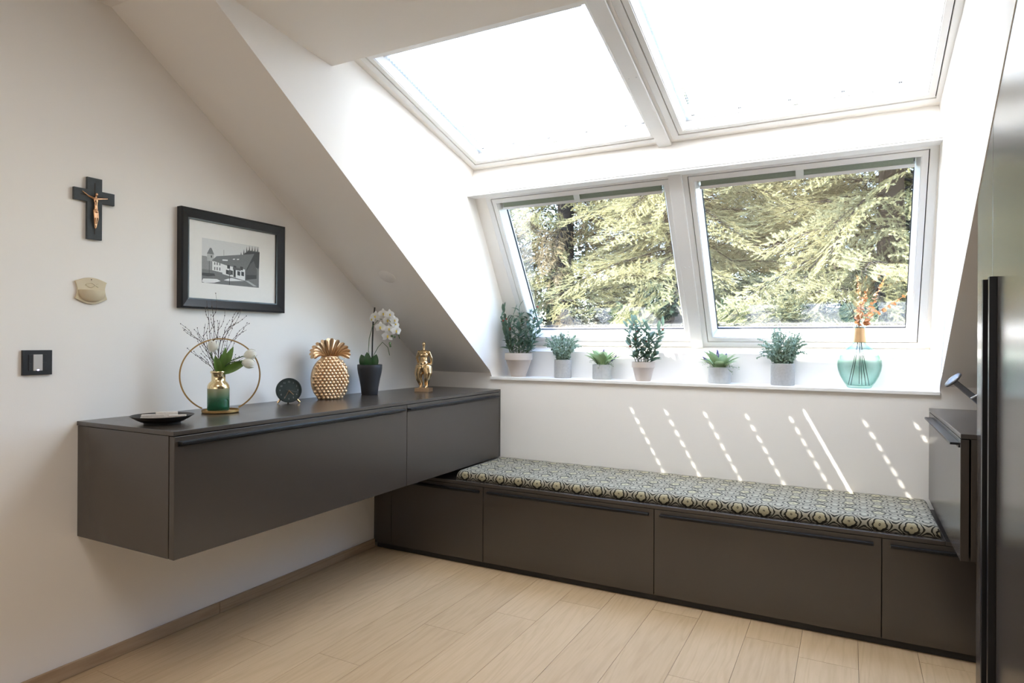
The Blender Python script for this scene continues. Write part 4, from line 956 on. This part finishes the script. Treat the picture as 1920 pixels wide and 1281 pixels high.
def dried(pts2, leafy, label, seed, side=None):
    r = rz_to_cam(BX, BY); X = Vector((math.cos(r), math.sin(r), 0)); Yd = Vector((math.sin(r), -math.cos(r), 0)); rr = random.Random(seed)
    o = thing('dried_branch', (BX, BY, ZS), 0, label, 'dried branch', 'dried branches in the green glass bottle')
    P = [X*a+Yd*(.02*math.sin(seed)*(i/len(pts2))+.0)+Vector((0, 0, b)) for i, (a, b) in enumerate(pts2)]; Q = []
    for i in range(len(P)-1):
        for k in range(5): Q.append(P[i].lerp(P[i+1], k/5))
    Q.append(P[-1])
    for _ in range(2): Q = [Q[0]]+[(Q[i-1]+Q[i]*2+Q[i+1])/4 for i in range(1, len(Q)-1)]+[Q[-1]]
    lo = [q for q in Q if q.z < .25]; n = len(lo)
    MB().tube(lo+[Q[n]], .0016, 6).build('submerged_stem', STEMD, o, smooth=True)
    MB().tube(Q[n:], [.0014*(1-.5*i/len(Q)) for i in range(len(Q)-n)], 5).build('stem', COPPERL if leafy else TWIG, o, smooth=True)
    if leafy:
        hi = [q for q in Q if q.z > .325]
        for k in range(leafy):
            f = k/(leafy)*(len(hi)-1); i = int(f); p = hi[i].lerp(hi[min(i+1, len(hi)-1)], f-i); R_ = .0135*(1-.62*k/leafy)*rr.uniform(.75, 1.15)
            for sg in (-1, 1):
                a = rr.uniform(0, PI); n_ = (Yd*rr.uniform(.2, 1)+Vector((0, 0, rr.uniform(.2, 1)))+X*rr.uniform(-.9, .9)).normalized(); u = n_.orthogonal().normalized(); v = n_.cross(u)
                c = p+(u*math.cos(a)+v*math.sin(a))*sg*R_
                mb = MB().add([c+(u*math.cos(w_*PI/4)+v*math.sin(w_*PI/4))*R_+n_*(.0016 if w_ % 2 else 0) for w_ in range(8)]+[c], [(w_, (w_+1) % 8, 8) for w_ in range(8)])
                mb.build('leaf', COPPERL, o, smooth=True)
    else:
        mb = MB()
        for q in Q[n+4::2]: mb.ball(q+Vector((rr.uniform(-.002, .002), 0, 0)), .0018, 5, sc=(1, 1, 1.6))
        b_ = mb.build('buds', TWIG, o); b_['kind'] = 'stuff'
dried([(-.050, .012), (-.028, .12), (-.008, .23), (-.004, .31), (.0, .38), (.018, .45), (.035, .505)], 15, 'dense copper leaved branch rising straight above the bottle neck', 1)
dried([(.045, .012), (.026, .12), (.008, .23), (.006, .31), (.050, .40), (.085, .50), (.130, .592)], 15, 'long copper leaved branch leaning up toward the window side', 2)
dried([(.030, .012), (.016, .12), (.006, .23), (.010, .31), (.060, .375), (.13, .42), (.215, .475), (.265, .498)], 12, 'low copper leaved branch stretching sideways toward the reveal', 3)
dried([(-.030, .060), (-.018, .13), (-.006, .23), (-.004, .31), (-.012, .36), (.004, .42), (-.005, .50), (-.012, .57)], 13, 'copper branch with small leaves pointing straight up', 4)
dried([(-.038, .012), (-.02, .12), (-.006, .23), (-.010, .31), (-.035, .41), (-.085, .54), (-.120, .64)], 0, 'thin bare brown twig leaning back above the bottle', 5)
dried([(.012, .015), (.008, .12), (.0, .23), (-.008, .31), (-.040, .40), (-.095, .49), (-.150, .56)], 0, 'thinnest bare twig spreading widest from the bottle', 6)
dried([(.0, .02), (.0, .12), (.0, .23), (-.002, .31), (.005, .40), (.010, .52), (.012, .60)], 0, 'bare twig standing upright in the middle of the bottle', 7)
def lamp():
    t = thing('desk_lamp', (3.25, -.55, ZC), 0, 'grey desk lamp with a tilted oval head on the cabinet beside the wardrobe', 'lamp')
    b_ = Vector(t.location); P = lambda x, z, y=-.55: Vector((x, y, z))-b_
    MB().lathe([(.0001, 0), (.070, 0), (.072, .004), (.070, .012), (.014, .016), (.012, .03), (.0001, .03)], 40).build('base', LAMPM, t, auto=40)
    MB().tube([P(3.25, .97), P(3.225, 1.00)], .010, 10).tube([P(3.225, .985), P(3.01, .965+.055)], .008, 10).build('lower_arm', LAMPM, t, smooth=True)
    mb = MB(); a, b = Vector((2.930, 0, 1.1000)), Vector((3.02, 0, 1.015)); d = (b-a).normalized(); n_ = Vector((-d.z, 0, d.x))
    mb.prism([a+n_*.010+Vector((0, -.55, 0))-b_+Vector((0, -.012, 0)), a-n_*.010+Vector((0, -.562, 0))-b_, b-n_*.012+Vector((0, -.562, 0))-b_, b+n_*.012+Vector((0, -.562, 0))-b_], (0, .024, 0)); mb.build('upper_arm', LAMPM, t, bev=.003)
    MB().tube([P(2.978, 1.040, -.58), P(3.02, 1.066, -.58)], .0035, 8).build('cross_bar', RAIL, t, smooth=True)
    h = MB().lathe([(.0001, -.006), (.022, -.006), (.036, -.001), (.0375, .003), (.034, .008), (.015, .0135), (.0001, .014)], 36).build('head', LAMPM, t, smooth=True)
    ax = Vector((-.72, -.1, .69)); m_ = frameM(Vector((2.926, -.55, 1.1065))-b_, ax).copy(); h.matrix_local = m_ @ Matrix.Rotation(PI/2, 4, 'Y')
lamp()

# ------------------------------------------------------------ outside: ground and trees
tag(MB().box(-45, 45, 1.2, 90, -3.6, -3.4).build('ground', GRASS), kind=S)
def bough_mesh(name, m, seed, L=1.9, droop=.35, nb=30, hang=.25):
    rr = np.random.RandomState(seed); V = []; F = []; MI = []
    def add_tri(a, b, c, mi):
        i = len(V); V.extend((a, b, c)); F.append((i, i+1, i+2)); MI.append(mi)
    def stick(a, b, r, mi):
        d = b-a; s_ = np.cross(d, (0.2, .1, 1.)); s_ = s_/(np.linalg.norm(s_)+1e-9)*r; u_ = np.cross(d, s_); u_ = u_/(np.linalg.norm(u_)+1e-9)*r
        i = len(V); V.extend((a+s_, a-s_*.5+u_, a-s_*.5-u_, b)); F.extend(((i, i+1, i+3), (i+1, i+2, i+3), (i+2, i, i+3))); MI.extend((mi,)*3)
    def needles(a, b, n, ln):
        d = b-a; dl = np.linalg.norm(d); d = d/dl
        for k in range(n):
            t_ = (k+rr.rand())/n; p = a+(b-a)*t_; q = rr.randn(3); q[2] = abs(q[2])*.8; q -= d*q.dot(d); q /= np.linalg.norm(q)+1e-9
            tip = p+(q*.8+d*.75)*ln*(1-.25*t_); w_ = np.cross(q, d)*ln*.16
            add_tri(p-w_, p+w_, tip, 0)
    def axis(t_): return np.array((L*t_, .06*math.sin(t_*5+seed), -droop*L*t_*t_*.5+.16*t_))
    for i in range(8): stick(axis(i/8), axis((i+1)/8), .016*(1-.8*i/8), 1)
    for k in range(nb):
        t_ = .12+.88*(k+.5)/nb; side = 1 if k % 2 else -1; o = axis(t_); ln = (.50*(1-t_)+.16)*rr.uniform(.8, 1.15)
        d = np.array((.75, side*.85, -hang*rr.rand())); d /= np.linalg.norm(d); e = o+d*ln+np.array((0, 0, -hang*.25*ln))
        stick(o, e, .004, 1); needles(o+(e-o)*.1, e, int(ln*130), .025)
        nt_ = int(ln/.062)
        for q in range(nt_):
            tt = .15+.85*(q+.5)/nt_; p = o+(e-o)*tt; sd = 1 if q % 2 else -1; l2 = (.17*(1-tt)+.07)*rr.uniform(.7, 1.2)
            d2 = d*.75+sd*np.array((-.6*side*.0+.35, -.65*side, 0))*(1 if sd > 0 else 1)+np.array((0, 0, rr.uniform(-hang, .25)))
            if sd < 0: d2 = d*.7+np.array((.7, .25*side, rr.uniform(-hang, .3)))
            d2 /= np.linalg.norm(d2); needles(p, p+d2*l2, int(l2*190)+5, .025)
    me = bpy.data.meshes.new(name); V_ = np.array(V, dtype=np.float32); F_ = np.array(F, dtype=np.int32)
    me.vertices.add(len(V_)); me.vertices.foreach_set('co', V_.ravel()); me.loops.add(F_.size); me.loops.foreach_set('vertex_index', F_.ravel())
    me.polygons.add(len(F_)); me.polygons.foreach_set('loop_start', np.arange(0, F_.size, 3, dtype=np.int32)); me.polygons.foreach_set('loop_total', np.full(len(F_), 3, dtype=np.int32))
    me.materials.append(m); me.materials.append(BARK); me.polygons.foreach_set('material_index', MI); me.update(); me.validate(); return me
BM = [bough_mesh('bough', NEED, 1), bough_mesh('bough', NEED, 2, 1.6, .55, 26, .5), bough_mesh('bough', NEED2, 3, 1.5, .8, 24, .9)]
def spruce(x, y, n, z0, z1, R, seed, label, kinds, gapf=None):
    t = thing('spruce_tree', (x, y, -3.4), 0, label, 'tree', 'spruces outside the lower windows'); rr = random.Random(seed)
    MB().tube([(0, 0, 0), (.03, 0, 3), (0, .02, 6), (.02, 0, 9), (0, 0, 12)], [.24, .19, .15, .10, .03], 12).build('trunk', BARK, t, smooth=True)
    for k in range(n):
        z = z0+(z1-z0)*(k+rr.random())/n; a = k*2.39996+rr.uniform(-.3, .3)
        s_ = R/1.9*rr.uniform(.85, 1.2)*(1-.25*(z-z0)/(z1-z0)); d = Vector((math.cos(a), math.sin(a), rr.uniform(-.65, .25)))
        me = BM[kinds[rr.randrange(len(kinds))]]
        ro = rr.uniform(-.9, .9); inst(me, 'branch', t, frameM((.1*math.cos(a), .1*math.sin(a), z+3.4), d, (math.sin(ro)*-d.y, math.sin(ro)*d.x, math.cos(ro)), s_))
spruce(3.0, 5.6, 260, -.3, 5.4, 2.3, 1, 'sunlit spruce filling the middle of the right lower window', [0, 0, 1])
spruce(.35, 5.9, 240, -.3, 5.2, 2.1, 2, 'bright spruce behind the centre bar of the lower windows', [0, 0, 1])
spruce(-1.6, 6.1, 190, -.3, 5.0, 1.9, 3, 'spruce with drooping brownish twigs in the left lower window', [0, 1, 2])
spruce(-3.9, 5.8, 190, -.3, 5.2, 2.1, 4, 'spruce at the outer edge of the left lower window', [0, 1])
spruce(-.6, 9.2, 190, 0, 7.5, 2.6, 5, 'darker spruce standing farther back behind the left window view', [1, 2])
spruce(2.0, 9.4, 200, 0, 7.5, 2.8, 6, 'darker spruce standing farther back behind the right window view', [1, 0])
spruce(5.4, 7.6, 190, 0, 6.8, 2.6, 7, 'spruce seen at the outer edge of the right lower window', [0, 1])
def broad(x, y, seed, label, n, c, rad):
    t = thing('ivy_clad_tree', (x, y, -3.4), 0, label, 'tree'); rr = np.random.RandomState(seed)
    MB().tube([(0, 0, 0), (.1, 0, 3), (-.1, .0, 5.5), (.2, 0, 8)], [.2, .16, .12, .05], 10).build('trunk', BARK, t, smooth=True)
    MB().tube([(-.1, 0, 4.6), (.5, -.2, 5.5), (.8, -.3, 6.5)], [.08, .06, .02], 8).tube([(.05, 0, 4.0), (-.6, -.2, 5.0), (-.9, -.3, 6.2)], [.08, .05, .02], 8).build('limb', BARK, t, smooth=True)
    V = []; F = []
    for k in range(n):
        q = rr.randn(3); q /= np.linalg.norm(q); p = np.array(c)+q*np.array(rad)*rr.rand()**.4; u = rr.randn(3); u /= np.linalg.norm(u); v = np.cross(u, rr.randn(3)); v /= np.linalg.norm(v); s_ = .035*rr.uniform(.7, 1.3)
        i = len(V); V += [p-u*s_, p+v*s_*.7, p+u*s_, p-v*s_*.7]; F.append((i, i+1, i+2, i+3))
    f_ = MB().add(V, F).build('leaves', IVY, t); f_['kind'] = 'stuff'
broad(4.1, 7.2, 3, 'dark leafy tree with bare limbs at the top right of the right window view', 5200, (-.1, -.3, 6.4), (1.1, .7, 1.6))
broad(-2.6, 8.0, 4, 'dark leafy tree between the spruces in the left window view', 5200, (0, -.3, 6.6), (1.3, .7, 1.9))
